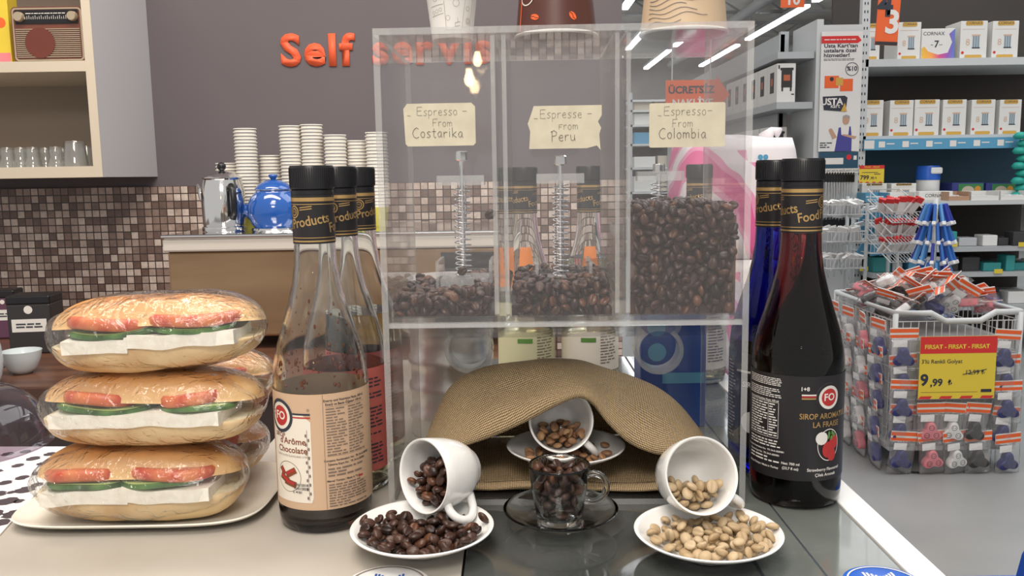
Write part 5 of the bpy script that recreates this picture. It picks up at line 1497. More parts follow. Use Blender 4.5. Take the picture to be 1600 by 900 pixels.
for px_, col, lb in ((3, yellow, 'yellow packet with pink corner beside the radio'), (-25, pm('light_yellow_packet', (.75, .62, .18), .5), 'pale yellow packet left of the radio at the photo edge')):
    q = D(px_, 60, CY0 + .05)
    t = thing('tea_packet', lb, 'packet', (q.x, CY0 + .05, SHZ))
    obj('packet_box', box((-.022, 0, 0), (.022, .05, .18), .002), col, t)
    bm = NB(); rect(bm, -.020, .020, .006, .03, -.0003, 0); disc(bm, 0, .11, .014, -.0003, 20, 1); stand_text(bm, 'TEA', .012, 0, -.0006, .11, 0) if False else None
    obj('packet_print', bm, [pink, orange], t)
gl_me = None
for i, (px_, sc_, dy) in enumerate(((118, 1.35, .05), (137, 1.1, .14), (88, 1.0, .05), (72, 1.0, .12), (52, 1.0, .05), (33, 1.0, .06), (12, 1.0, .05), (-8, 1.0, .08), (100, 1.0, .15), (44, 1.0, .16))):
    q = D(px_, 250, CY0 + dy)
    if sc_ > 1.05: pr = [(.020, 0), (.025, .001), (.030, .03), (.031, .070), (.031, .078), (.029, .078), (.028, .03), (.022, .004)] if False else [(.0265, 0), (.0285, 0), (.024, .058), (.022, .062), (0, .062), (0, .057), (.0215, .056), (.0265, 0)]
    else: pr = [(.0215, 0), (.0235, 0), (.0225, .012), (.0165, .028), (.0185, .042), (.0170, .054), (.0150, .058), (0, .058), (0, .052), (.0145, .051), (.0165, .042), (.0148, .028), (.0200, .012), (.0215, 0)]
    o = obj('drinking_glass', lathe(NB(), [(r * (1.15 if sc_ > 1.3 else 1), z * (1.12 if sc_ > 1.3 else .95)) for r, z in pr], 24), glass_thin, smooth=True, angle=60)
    o.location = (min(q.x, cx1 - th - .035), CY0 + dy, BOZ)
    tag(o, {0: 'widest upside-down drinking glass at the right front of the cabinet', 1: 'straight upside-down glass in the right corner of the cabinet'}.get(i, 'small waisted tea glass upside down in the wall cabinet'), 'glass', 'glasses in the cabinet' if i > 1 else None)
# pendant bulbs over the customer side, mirrored in the dispenser front
warm = pm('glowing_bulb', (1, .8, .5), .5, emit=(1, .72, .38), es=30)
def mirrored(px_, py_, dist):
    d_ = ray(px_, py_); p0 = DM @ Vector((0, 0, .3)); n_ = (DM.to_3x3() @ Vector((0, -1, 0)))
    o_ = Vector((0, 0, EYE)); t_ = (p0 - o_).dot(n_) / d_.dot(n_); h_ = o_ + d_ * t_; r_ = (d_ - n_ * 2 * d_.dot(n_)).normalized()
    return h_ + r_ * dist
for px_, py_, dist, lb in ((733, 122, 3.2, 'lower warm pendant bulb reflected in the dispenser front'), (746, 93, 3.9, 'upper warm pendant bulb reflected in the dispenser front')):
    q = mirrored(px_, py_, dist)
    t = thing('pendant_bulb', lb, 'light', q)
    obj('bulb', lathe(NB(), [(0, -.035), (.014, -.030), (.021, -.014), (.021, .0), (.014, .025), (.012, .04), (0, .04)], 24), warm, t, smooth=True)
    obj('socket', lathe(NB(), [(0, .04), (.015, .04), (.015, .08), (0, .085)], 20), black_plastic, t, smooth=True)
    obj('cord', tube(NB(), [(0, 0, .083), (0, 0, 4.25 - q.z)], .003, 6), black_plastic, t)
# ------------------------------------------------------------------ shop: gondola with the poster end
GY = 6.0
def S(px_, py_, Y): return D(px_, py_, Y)
xa, xb = S(1272, 200, GY).x, S(1345, 200, GY).x
g = thing('shelving_run', 'grey metal shelving run with stove boxes and a poster on its end', 'shelving', ((xa + xb) / 2, GY, FLOOR))
gx, gy = g.location.x, GY
def gb_(name, lo, hi, m, parent=g, bev=0):
    return obj(name, box((lo[0] - gx, lo[1] - gy, lo[2] - FLOOR), (hi[0] - gx, hi[1] - gy, hi[2] - FLOOR), bev), m, parent)
ztop = S(1278, 30, GY).z
gb_('end_panel', (xa, GY, FLOOR), (xa + .045, GY + .5, ztop), light_metal)
gb_('back_panel', (xa + .045, GY + .02, FLOOR), (xb, GY + .06, S(1300, 38, GY).z), light_metal)
gb_('back_wall', (xa - .10, GY + .5, FLOOR), (xa - .06, GY + 5, ztop - .02), grey_metal)
shw = xa - S(1214, 200, GY).x
shx = xa - shw
zsh = [S(1250, 80, GY).z, S(1250, 159, GY).z, S(1250, 222, GY + 3).z + .0, -0.45, -.85]
zsh[2] = zsh[1] - .42
for z in zsh:
    o = gb_('shelf', (shx, GY + .02, z - .045), (xa - .005, GY + 4.9, z), grey_metal)
for y in (GY + .5, GY + 2.7, GY + 4.8):
    gb_('upright', (xa - .09, y, FLOOR), (xa - .03, y + .05, ztop), grey_metal)
# stove boxes
stv = [pm('stove_black', (.03, .03, .03), .5), pm('stove_flame', (.45, .12, .05), .5)]
def stove_box(y, z, lb, g2):
    t = thing('stove_box', lb, 'box', (shx + .004, y, z + .0005), (0, 0, 0), g2)
    w_, d_, h_ = .128, .225, .262
    obj('box_body', box((0, 0, 0), (w_, d_, h_), .004), cardboard_white, t)
    bm = NB()
    rect(bm, .030, .104, .10, .22, -.001, 0); rect(bm, .022, .112, .215, .232, -.0012, 0)
    rect(bm, .045, .090, .145, .185, -.0015, 1)
    for xq in (.032, .090): rect(bm, xq, xq + .012, .075, .10, -.001, 0)
    rect(bm, .10, .12, .05, .058, -.001, 0); rect(bm, .008, .018, .225, .25, -.001, 0)
    for M in (Matrix.Identity(4),):
        b2 = NB(); rect(b2, .07, .16, .07, .21, 0, 0); rect(b2, .095, .14, .12, .17, -.001, 1)
        b2.transform(Matrix.Translation((-.001, .225, 0)) @ Matrix.Rotation(-PI / 2, 4, 'Z')); join(bm, b2)
    obj('stove_picture', bm, stv, t)
bh = .40
for k_, y in enumerate((GY + .04, GY + .275, GY + .51, GY + .745, GY + .98, GY + 1.215)):
    stove_box(y, zsh[1], 'white stove box on the second shelf, ' + ('nearest the end panel' if k_ == 0 else 'further along the row'), 'stove boxes on the second shelf' if k_ else None)
for k_, y in enumerate((GY + .2, GY + .45, GY + .7, GY + .95)):
    stove_box(y, zsh[2], 'white stove box on the third shelf behind the pink packs', 'stove boxes on the third shelf')
# poster
pa_, pb_ = S(1283, 50, GY), S(1341, 236, GY)
t = thing('poster', 'tall white poster with orange cards and a man in blue overalls', 'poster', ((pa_.x + pb_.x) / 2, GY - .012, pb_.z))
W_, H_ = pb_.x - pa_.x, pa_.z - pb_.z
obj('poster_sheet', box((-W_ / 2, 0, 0), (W_ / 2, .004, H_)), pm('poster_white', (.72, .71, .69), .4), t)
def pz(py_): return (236 - py_) / 186 * H_
def pxx(x_): return (x_ - 1312) / 58 * W_
skin = pm('printed_skin', (.50, .30, .20), .5); ov = pm('printed_overalls', (.06, .06, .28), .5); hairg = pm('printed_grey_hair', (.35, .33, .32), .5)
bm = NB()  # 0 red 1 ink 2 orange 3 yellow 4 skin 5 overalls 6 white 7 hair
y_ = -.001
pts = [(pxx(1283), pz(68)), (pxx(1334), pz(68)), (pxx(1339), pz(64)), (pxx(1334), pz(57)), (pxx(1283), pz(57))]
prism(bm, pts, y_ - .001, y_, 0)
fit_text(bm, 'Usta Kart’tan', pxx(1287), pxx(1334), pz(72), W_ * .125, y_, 1, .025); fit_text(bm, 'ustalara özel', pxx(1287), pxx(1332), pz(79.3), W_ * .125, y_, 1, .025); fit_text(bm, 'hizmetler!', pxx(1287), pxx(1323), pz(86.6), W_ * .125, y_, 1, .025)
words_dashes(bm, pxx(1287), pxx(1331), pz(64), pz(61), 1, y_ - .0015, 6, 12, .5)
words_dashes(bm, pxx(1287), pxx(1330), pz(95), pz(91), 2, y_, 1, 3, .4)
disc(bm, pxx(1327), pz(108), W_ * .16, y_, 30, 1, W_ * .145); stand_text(bm, '%10', W_ * .15, pxx(1327), y_, pz(107.5), 1, .03)
rect(bm, pxx(1289), pxx(1309), pz(137), pz(118), y_, 2); rect(bm, pxx(1311), pxx(1329), pz(142), pz(123), y_, 2)
rect(bm, pxx(1305), pxx(1315), pz(133), pz(121), y_ - .0003, 3); disc(bm, pxx(1299), pz(123), W_ * .05, y_ - .0005, 16, 1)
prism(bm, [(pxx(1289), pz(171)), (pxx(1320), pz(174)), (pxx(1322), pz(152)), (pxx(1318), pz(149)), (pxx(1287), pz(150))], y_ - .001, y_, 1)
prism(bm, [(pxx(1313), pz(173.5)), (pxx(1321.8), pz(173.5)), (pxx(1318.5), pz(160))], y_ - .002, y_ - .0012, 3)
stand_text(bm, 'USTA', W_ * .22, pxx(1300), y_ - .0015, pz(158.5), 6, .03); stand_text(bm, 'kart', W_ * .14, pxx(1305), y_ - .0015, pz(165), 6, .01)
prism(bm, [(pxx(1300), pz(236)), (pxx(1332), pz(236)), (pxx(1338), pz(214)), (pxx(1335), pz(200)), (pxx(1326), pz(196)), (pxx(1316), pz(196)), (pxx(1309), pz(202)), (pxx(1304), pz(212))], y_ - .0004, y_, 6)
prism(bm, [(pxx(1306), pz(236)), (pxx(1330), pz(236)), (pxx(1330), pz(216)), (pxx(1328), pz(197)), (pxx(1326), pz(197)), (pxx(1325), pz(210)), (pxx(1315), pz(210)), (pxx(1314), pz(198)), (pxx(1311), pz(199)), (pxx(1309), pz(214))], y_ - .0012, y_ - .0006, 5)
disc(bm, pxx(1321), pz(188), W_ * .095, y_ - .0008, 20, 4, 0, .85); prism(bm, [(pxx(1316), pz(186)), (pxx(1316.5), pz(180.5)), (pxx(1321), pz(178.5)), (pxx(1326), pz(180.5)), (pxx(1326.5), pz(186)), (pxx(1324), pz(182.5)), (pxx(1318), pz(182.5))], y_ - .0015, y_ - .0010, 7)
disc(bm, pxx(1300), pz(203), W_ * .05, y_ - .0008, 12, 4); prism(bm, [(pxx(1298), pz(205)), (pxx(1303), pz(217)), (pxx(1309), pz(214)), (pxx(1303), pz(203))], y_ - .0012, y_ - .0006, 4); prism(bm, [(pxx(1316), pz(211)), (pxx(1334), pz(217)), (pxx(1337), pz(213)), (pxx(1318), pz(209))], y_ - .0018, y_ - .0013, 4)
words_dashes(bm, pxx(1285), pxx(1302), pz(231), pz(221), 3, y_, 1, 13, .5)
obj('poster_print', bm, [red, ink, orange, amber, skin, ov, white_ink, hairg], t, recalc=False)
# sign strip and hooks with hanging hoses
a, b = S(1279, 238, GY), S(1339, 270, GY)
t = thing('shelf_sign', 'dark strip sign below the tall poster', 'sign', (a.x, GY - .012, b.z))
obj('sign_board', box((0, 0, 0), (b.x - a.x, .004, a.z - b.z)), teal_blue, t)
bm = NB(); w_, h_ = b.x - a.x, a.z - b.z
rect(bm, .01, w_ * .62, h_ * .42, h_ * .72, -.001, 0); disc(bm, w_ * .76, h_ * .75, .018, -.001, 16, 1); rect(bm, w_ * .88, w_ * .96, h_ * .62, h_ * .82, -.001, 0)
rect(bm, 0, w_, 0, h_ * .22, -.001, 0); stand_text(bm, 'ADET & BATARYA BAĞLANTI FLEXİ', h_ * .13, w_ / 2, -.0012, h_ * .11, 2, .01)
obj('sign_print', bm, [white_ink, red, ink], t, recalc=False)
hr = None
for row, (zy, n, ln) in enumerate(((272, 13, .36), (342, 11, .34))):
    for i in range(n):
        q = S(1283 + i * (54 / n), zy, GY - .05)
        t = thing('flexible_hose', 'thin braided silver hose hanging on the peg row ' + ('under the strip sign' if row == 0 else 'lower on the end panel'), 'hose', (q.x, GY, q.z), group='hoses hanging, ' + ('upper' if row == 0 else 'lower') + ' row')
        L_ = ln * R.uniform(.75, 1.1)
        pts = [(0, -.045, 0), (0, -.05, -.05)] + [(R.uniform(-.006, .006), -.05, -.05 - L_ * j / 5) for j in range(1, 5)] + [(R.uniform(-.02, .02), -.05, -.05 - L_)]
        obj('hose', tube(NB(), pts, .0045, 6), chrome, t, smooth=True)
        obj('peg', tube(NB(), [(0, 0, 0), (0, -.06, 0), (0, -.065, .012)], .004, 6), black_plastic, t)
        obj('tag', box((-.010, -.055, -.055), (.010, -.044, -.004)), black_plastic, t)
# ------------------------------------------------------------------ bay facing us
BYF = 6.1; BYB = 6.75
bxa, bxb = S(1349, 200, BYF).x, S(1690, 200, BYF).x
bay = thing('shelving_bay', 'wide grey shelving bay facing the camera with lamp boxes and bins', 'shelving', (bxa, BYF, FLOOR))
def bb(name, lo, hi, m, bev=0): return obj(name, box((lo[0] - bxa, lo[1] - BYF, lo[2] - FLOOR), (hi[0] - bxa, hi[1] - BYF, hi[2] - FLOOR), bev), m, bay)
bb('back_panel', (bxa, BYB, FLOOR), (bxb, BYB + .03, 2.5), dark_panel)
bm = NB()
for k_ in range(60): rect(bm, .012, .020, .3 + k_ * .055, .318 + k_ * .055, -.0005); rect(bm, .032, .040, .3 + k_ * .055, .318 + k_ * .055, -.0005)
up_ = bb('upright', (bxa - .035, BYF, FLOOR), (bxa + .02, BYF + .05, 2.5), light_metal)
bm.transform(Matrix.Translation((-.035, 0, 0))); obj('slot_row', bm, ink, up_)
bb('upright', (bxb - .03, BYF, FLOOR), (bxb, BYF + .05, 2.5), light_metal)
def zz(py_): return S(1470, py_, BYF).z
s1, s2, s3 = zz(91), zz(211), zz(312)
ys = BYF
bb('shelf', (bxa, BYF, s1 - .05), (bxb, BYB, s1), light_metal); bb('shelf', (bxa, BYF, s2 - .035), (bxb, BYB, s2), light_metal)
bb('shelf', (bxa, BYF - .25, s3 - .03), (bxb, BYB, s3), light_metal)
bb('blue_board', (bxa + .02, BYB - .03, s3), (bxb - .03, BYB - .005, s2 - .05), teal_blue)
for z in (zz(382), zz(420), zz(470), zz(560)):
    bb('shelf', (bxa, BYF - .25, z - .03), (bxb, BYB, z), grey_metal)
# price rail
pr_ = bb('price_rail', (bxa, BYF - .025, zz(233)), (bxb - .02, BYF - .002, zz(216)), sky_blue)
bm = NB(); zr0, zr1 = zz(231) - FLOOR, zz(218) - FLOOR
for i in range(10):
    x = .10 + i * .165; rect(bm, x, x + .045, zr0 + .008, zr1 - .008, -.026); rect(bm, x + .055, x + .11, (zr0 + zr1) / 2, (zr0 + zr1) / 2 + .008, -.026)
rect(bm, 0, .07, zr0, zr1, -.0262)
obj('rail_print', bm, white_ink, pr_, recalc=False)
# lamp boxes
def lamp_box(px0, px1, py0, z, Y, lb, bottom=True, group='white lamp boxes'):
    a_, b_ = S(px0, py0, Y), S(px1, py0, Y)
    W_, H_ = b_.x - a_.x, a_.z - z
    t = thing('lamp_box', lb, 'box', (a_.x, Y, z + .0005), group=group)
    obj('box_body', box((0, 0, 0), (W_, .22, H_), .003), cardboard_white, t)
    bm = NB()
    prism(bm, rounded(W_ * .18, H_ * .88, W_ * .82, H_ * .995, W_ * .05, 3), -.0015, -.0005, 0)
    stand_text(bm, 'CORNAX', W_ * .14, W_ / 2, -.002, H_ * .94, 2)
    prism(bm, rounded(W_ * .18, H_ * .01, W_ * .82, H_ * .10, W_ * .05, 3), -.0015, -.0005, 0)
    for i in range(3): rect(bm, W_ * (.46 + i * .09), W_ * (.53 + i * .09), H_ * .30, H_ * .60, -.001, 1)
    disc(bm, W_ * .56, H_ * .66, W_ * .15, -.001, 18, 3, 0, 1.1) if False else None
    rect(bm, W_ * .42, W_ * .74, H_ * .60, H_ * .64, -.0012, 3); rect(bm, W_ * .44, W_ * .74, H_ * .27, H_ * .30, -.0012, 2)
    stand_text(bm, '8', W_ * .34, W_ * .28, -.001, H_ * .43, 3)
    disc(bm, W_ * .10, H_ * .16, W_ * .055, -.001, 12, 4)
    rect(bm, W_ * .08, W_ * .9, H_ * .775, H_ * .785, -.0008, 3)
    obj('box_print', bm, [amber, pm_get('grey_blue_print', (.22, .30, .36)), ink, pm_get('peach_print', (.62, .42, .30)), red], t, recalc=False)
def pm_get(n, c):
    return MATS.get(n) or pm(n, c, .5)
for k_, (x0, x1_, y0, lb) in enumerate(((1351, 1376, 37, 'left of and behind the hanging orange sign'), (1404, 1440, 35, 'just right of the hanging orange sign'), (1502, 1544, 33, 'right of the rainbow-coloured box'), (1552, 1593, 33, 'second from the rainbow-coloured box to the right'), (1604, 1645, 33, 'beyond the right photo edge'))):
    if x0 < 1600: lamp_box(x0, x1_, y0, s1, BYF + .05, 'white and gold lamp box, top shelf, ' + lb)
a_, b_ = S(1441, 45, BYF + .04), S(1493, 45, BYF + .04)
t = thing('lamp_box', 'wide white box with rainbow colours and a 7 on the top shelf', 'box', (a_.x, BYF + .04, s1 + .0005))
W_, H_ = b_.x - a_.x, a_.z - s1
rb_m = pm('rainbow_print', (.8, .3, .1), .5)
n_, l_ = NT(rb_m); tc = n_.new('ShaderNodeTexCoord'); mp = n_.new('ShaderNodeSeparateXYZ'); l_.new(tc.outputs['Object'], mp.inputs[0])
mr = n_.new('ShaderNodeMapRange'); mr.inputs[2].default_value = W_; l_.new(mp.outputs[0], mr.inputs[0]); rr_ = n_.new('ShaderNodeValToRGB'); e = rr_.color_ramp.elements
e[0].color = (.80, .48, .06, 1); e[1].color = (.10, .22, .60, 1)
for p_, c_ in ((.3, (.85, .35, .08)), (.55, (.65, .08, .22)), (.8, (.30, .10, .45))): q_ = e.new(p_); q_.color = (*c_, 1)
l_.new(mr.outputs[0], rr_.inputs[0]); l_.new(rr_.outputs[0], bsdf(rb_m).inputs['Base Color'])
obj('box_body', box((0, 0, 0), (W_, .2, H_), .003), cardboard_white, t)
bm = NB(); pts = [(0.002, .002), (W_ - .002, .002), (W_ - .002, H_ - .002), (W_ * .82, H_ * .82), (W_ * .92, H_ * .55), (W_ * .8, H_ * .2), (W_ * .5, H_ * .14), (W_ * .2, H_ * .25), (W_ * .08, H_ * .42), (.002, H_ * .35)]
prism(bm, pts, -.0015, -.0005, 0); obj('rainbow_band', bm, rb_m, t)
bm = NB(); stand_text(bm, 'CORNAX', W_ * .15, W_ * .36, -.001, H_ * .83, 0); stand_text(bm, '7', W_ * .28, W_ * .45, -.001, H_ * .48, 0, .02); words_dashes(bm, W_ * .28, W_ * .38, H_ * .45, H_ * .48, 1, -.001, 0, 3, .6); words_dashes(bm, W_ * .53, W_ * .66, H_ * .45, H_ * .48, 1, -.001, 0, 4, .6)
obj('box_lettering', bm, ink, t, recalc=False)
for k_, (x0, x1_, y0) in enumerate(((1346, 1381, 157), (1391, 1428, 157), (1430, 1469, 156), (1474, 1511, 156), (1519, 1556, 156), (1563, 1597, 156))):
    lamp_box(x0, x1_, y0, s2, BYF + .05, 'white and gold lamp box, second shelf, ' + ('leftmost, beside the poster', 'second from the poster', 'third from the poster, a loose flap on top', 'fourth from the poster', 'fifth from the poster', 'rightmost, at the photo edge')[k_])
for k_, (x0, x1_, y0) in enumerate(((1347, 1386, 287), (1393, 1432, 287))):
    lamp_box(x0, x1_, y0, s3, BYF - .05, 'short white box on the third shelf, ' + ('under the yellow price sign' if k_ == 0 else 'beside the long white box'))
a_, b_ = S(1434, 297, BYF - .1), S(1487, 297, BYF - .1)
t = thing('long_box', 'long low white box before the blue and white jug', 'box', (a_.x, BYF - .12, s3 + .0005))
obj('box_body', box((0, 0, 0), (b_.x - a_.x, .12, .062), .003), cardboard_white, t); bm = NB(); stand_text(bm, 'CORNAX', .032, .11, -.001, .032); obj('box_lettering', bm, ink, t, recalc=False)
# jug cooler
a_, b_ = S(1434, 300, BYF + .1), S(1468, 300, BYF + .1); r_ = (b_.x - a_.x) / 2
t = thing('water_jug', 'white jug with blue top and white grip on the third shelf', 'jug', ((a_.x + b_.x) / 2, BYF + .12, s3 + .0005))
h_ = S(1450, 259, BYF + .1).z - s3
obj('jug_body', lathe(NB(), [(0, 0), (r_ * .94, 0), (r_, .01), (r_, h_ * .58), (0, h_ * .58)], 32), white_pl, t, smooth=True, angle=40)
obj('jug_lid', lathe(NB(), [(0, h_ * .58), (r_ * 1.04, h_ * .58), (r_ * 1.04, h_ * .92), (r_ * .92, h_), (0, h_)], 32), bright_blue, t, smooth=True, angle=40)
obj('grip', box((-.02, -r_ * 1.12, h_ * .76), (.06, -r_ * .95, h_ * .95), .01), white_pl, t)
# fruit picture boxes
fr = [pm_get('fruit_green', (.05, .22, .08)), pm_get('fruit_orange', (.65, .30, .05)), pm_get('fruit_beige', (.55, .48, .38))]
for k_, (x0, x1_) in enumerate(((1488, 1538), (1541, 1588))):
    a_, b_ = S(x0, 286, BYF + .05), S(x1_, 286, BYF + .05); W_ = b_.x - a_.x; H_ = a_.z - s3
    t = thing('fruit_box', 'dark blue box with a fruit picture on the third shelf, ' + ('left one' if k_ == 0 else 'right one'), 'box', (a_.x, BYF + .05, s3 + .0005))
    obj('box_body', box((0, 0, 0), (W_, .2, H_), .003), pm_get('indigo_card', (.04, .05, .22)), t)
    bm = NB(); rect(bm, W_ * .2, W_ * .97, H_ * .08, H_ * .94, -.0008, 0); disc(bm, W_ * .5, H_ * .5, H_ * .30, -.0012, 20, 2, 0, 1.3); disc(bm, W_ * .8, H_ * .6, H_ * .20, -.0015, 16, 1)
    obj('fruit_picture', bm, fr, t, recalc=False)
# yellow price signs
def price_sign(x0, y0, x1_, y1, Y, lb, big, small=''):
    a_, b_ = S(x0, y1, Y), S(x1_, y0, Y); W_, H_ = b_.x - a_.x, b_.z - a_.z
    t = thing('price_sign', lb, 'price sign', (a_.x, Y, a_.z))
    obj('sign_card', box((0, 0, 0), (W_, .003, H_)), yellow, t)
    bm = NB(); rect(bm, 0, W_, H_ * .80, H_, -.0006, 0)
    return t, bm, W_, H_
t, bm, W_, H_ = price_sign(1342, 258, 1382, 286, BYF - .28, 'small yellow and red price sign reading 799,90', '')
stand_text(bm, '799', H_ * .34, W_ * .22, -.001, H_ * .30, 1, .03); stand_text(bm, ',90', H_ * .2, W_ * .52, -.001, H_ * .27, 1, .02); stand_text(bm, '₺', H_ * .18, W_ * .68, -.001, H_ * .27, 1)
rect(bm, W_ * .1, W_ * .75, H_ * .58, H_ * .61, -.001, 1); rect(bm, W_ * .6, W_ * .85, H_ * .48, H_ * .52, -.001, 1); stand_text(bm, 'FIRSAT - FIRSAT', H_ * .13, W_ / 2, -.001, H_ * .9, 2, .01)
for i in range(4): rect(bm, W_ * (.02 + i * .26), W_ * (.14 + i * .26), 0, H_ * .06, -.001, 0)
obj('sign_print', bm, [red, ink, yellow], t, recalc=False)
obj('sign_stem', box((W_ * .48, .0032, -(a_stem := t.location.z - s3) + .0005), (W_ * .52, .006, .02)), light_metal, t)
for px_, py_ in ((1490, 382), (1598, 382), (1350, 420), (1560, 424)):
    q = S(px_, py_, BYF - .26); o = obj('price_tag', box((-.028, 0, -.015), (.028, .003, .015)), yellow); o.location = q; tag(o, 'small yellow price tag clipped on a lower shelf edge', 'price tag', 'price tags on the lower shelves')
# open trays on the third shelf front and low shelves
cols_b = [pm_get('teal_pack', (.04, .30, .30)), pm_get('silver_pack', (.50, .52, .54)), sky_blue, pm_get('black_pack', (.05, .05, .055)), white_pl]
def tray(px0, px1, py_, Y, m, lb, hh=.06):
    a_, b_ = S(px0, py_, Y), S(px1, py_, Y); W_ = b_.x - a_.x
    t = thing('open_tray', lb, 'tray', (a_.x, Y, s3 + .0005), group='open trays on the third shelf')
    bm = NB(); bx(bm, (0, 0, 0), (W_, .16, .004)); bx(bm, (0, 0, .004), (W_, .004, hh * .5)); bx(bm, (0, .156, .004), (W_, .16, hh)); bx(bm, (0, .004, .004), (.004, .156, hh)); bx(bm, (W_ - .004, .004, .004), (W_, .156, hh))
    obj('tray_box', bm, m, t)
    bm = NB()
    for i in range(6): bx(bm, (.012 + i * (W_ - .03) / 6, .02, .0045), (.012 + (i + .7) * (W_ - .03) / 6, .14, hh * .45 + R.uniform(0, .01)), bevel=.003)
    obj('packets', bm, white_pl, t)
kraft = pm_get('kraft_card', (.45, .27, .17))
for k_, (x0, x1_, m) in enumerate(((1352, 1388, sky_blue), (1390, 1430, cardboard_white), (1482, 1514, kraft), (1517, 1560, cardboard_white), (1563, 1606, cardboard_white))):
    tray(x0, x1_, 322, BYF - .23, m, 'open display tray at the front of the third shelf, ' + ('blue and leftmost', 'white, second from the left', 'brown cardboard', 'white, right of the brown one', 'white, at the right edge')[k_])
k2 = 0
for py_, nm in ((382, 'fourth'), (420, 'fifth'), (470, 'sixth')):
    z = zz(py_); x = bxa + .04
    while x < bxb - .16:
        w_ = R.uniform(.05, .13); h_ = R.uniform(.05, .11)
        o = obj('small_pack', box((0, 0, 0), (w_, .12, h_), .006), R.choice(cols_b)); o.location = (x, BYF - .2 + R.uniform(0, .05), z + .0005)
        tag(o, 'small bagged hardware pack on the %s shelf of the bay' % nm, 'pack', 'small packs on the %s shelf' % nm); x += w_ + R.uniform(.01, .04)
# green cups stack at the right edge
for i in range(9):
    q = S(1592, 262, BYF - .1)
    o = obj('green_bottle_brush', lathe(NB(), [(0, 0), (.035, .0), (.05, .02), (.03, .045), (0, .05)], 16), pm_get('turquoise_plastic', (.02, .35, .28)), smooth=True)
    o.location = (q.x + (i % 2) * .03, q.y, s3 + .001 + i * .051)
    o.name = 'turquoise_bowl'; tag(o, 'turquoise plastic bowl stacked at the right edge of the third shelf', 'bowl', 'turquoise stack')
# ------------------------------------------------------------------ wire display tiers with sachets
def wire_rack(px0, px1, zs_px, Y, lb, sach, nper, glab, depth=.3, lean=.0, cat='sachet', nm='sachet'):
    a_, b_ = S(px0, 400, Y), S(px1, 400, Y); W_ = b_.x - a_.x
    t = thing('wire_rack', lb, 'rack', (a_.x, Y, FLOOR))
    zt_ = S(px0, zs_px[0], Y).z - FLOOR
    for xx in (0, W_):
        obj('upright', tube(NB(), [(xx, depth, 0), (xx, depth, zt_ + .1)], .012, 8), grey_metal, t, smooth=True)
    obj('foot_bar', tube(NB(), [(0, 0, .012), (0, depth, .012), (W_, depth, .012), (W_, 0, .012)], .012, 8), grey_metal, t)
    for k_, py_ in enumerate(zs_px):
        z = S(px0, py_, Y).z - FLOOR; bm = NB()
        for zz_ in (0, .06): tube(bm, [(0, 0, z + zz_), (W_, 0, z + zz_), (W_, depth, z + zz_ + lean), (0, depth, z + zz_ + lean)], .004, 6, closed=True)
        for i in range(11): tube(bm, [(W_ * i / 10, 0, z + .06), (W_ * i / 10, 0, z), (W_ * i / 10, depth, z + lean)], .002, 5)
        obj('wire_tier', bm, light_metal, t)
        for i in range(nper):
            f = (i + .5) / nper
            o = bpy.data.objects.new(nm, sach); COL.objects.link(o)
            o.location = (a_.x + W_ * f, Y + depth * R.uniform(.25, .6), FLOOR + z + lean * .5 + .025); o.rotation_euler = (R.uniform(.3, .8), R.uniform(-.4, .4), R.uniform(-.8, .8))
            tag(o, glab % ('top', 'middle', 'bottom', 'lowest')[k_], cat, (glab % ('top', 'middle', 'bottom', 'lowest')[k_]))
def sachet_mesh(name, mats, w_=.03, h_=.11):
    bm = NB(); bx(bm, (-w_, -.006, -h_ / 2), (w_, .006, h_ / 2), 0, .005); 
    bx(bm, (-w_, -.007, h_ / 2 - .02), (w_, .007, h_ / 2 + .012), 1)
    me = bpy.data.meshes.new(name); bm.to_mesh(me); bm.free()
    for m in mats: me.materials.append(m)
    return me
silver = pm_get('silver_film', (.62, .65, .67)); silver.node_tree.nodes['Principled BSDF'].inputs['Roughness'].default_value = .2
m_sil = sachet_mesh('silver_sachet', [silver, white_pl]); m_red = sachet_mesh('red_sachet', [cardboard_white, red], .02, .10); m_blu = sachet_mesh('blue_sachet', [sky_blue, silver])
wire_rack(1292, 1352, (336, 378, 420), 5.2, 'tiered wire rack of silver packets before the poster end', m_sil, 14, 'silver packet on the %s tier of the rack by the hoses')
wire_rack(1360, 1420, (345, 368, 396), 5.48, 'low wire rack of blue and white packets before the bay', m_blu, 10, 'blue packet on the %s tier of the rack before the bay')
wire_rack(1392, 1445, (348, 382, 410), 4.9, 'wire rack of red-topped white packets behind the bin', m_red, 12, 'red-topped white packet on the %s tier of the slanted rack', .35, .12)
# clip tree
q = S(1462, 330, 4.7)
t = thing('display_pole', 'thin pole display hung all round with blue clip bags', 'display stand', (q.x, 4.7, FLOOR))
obj('pole', tube(NB(), [(0, 0, .02), (0, 0, q.z - FLOOR + .07)], .012, 10), light_metal, t, smooth=True)
obj('pole_base', lathe(NB(), [(0, 0), (.16, 0), (.16, .015), (.02, .03), (0, .03)], 32), grey_metal, t, smooth=True, angle=40)
bm = NB()
for i in range(18):
    z = q.z - FLOOR + .02 - (i // 6) * 0
blu2 = [pm_get('mid_blue_clip', (.03, .14, .48)), pm_get('light_blue_clip', (.10, .30, .62)), pm_get('indigo_clip', (.03, .05, .35))]
cl = []
for m in blu2:
    b_ = NB(); bx(b_, (-.012, -.008, -.11), (.012, .008, 0), 0, .005); bx(b_, (-.018, -.010, -.12), (.018, .010, -.10), 1, .003)
    me = bpy.data.meshes.new('clip'); b_.to_mesh(me); b_.free(); me.materials.append(m); me.materials.append(white_pl); cl.append(me)
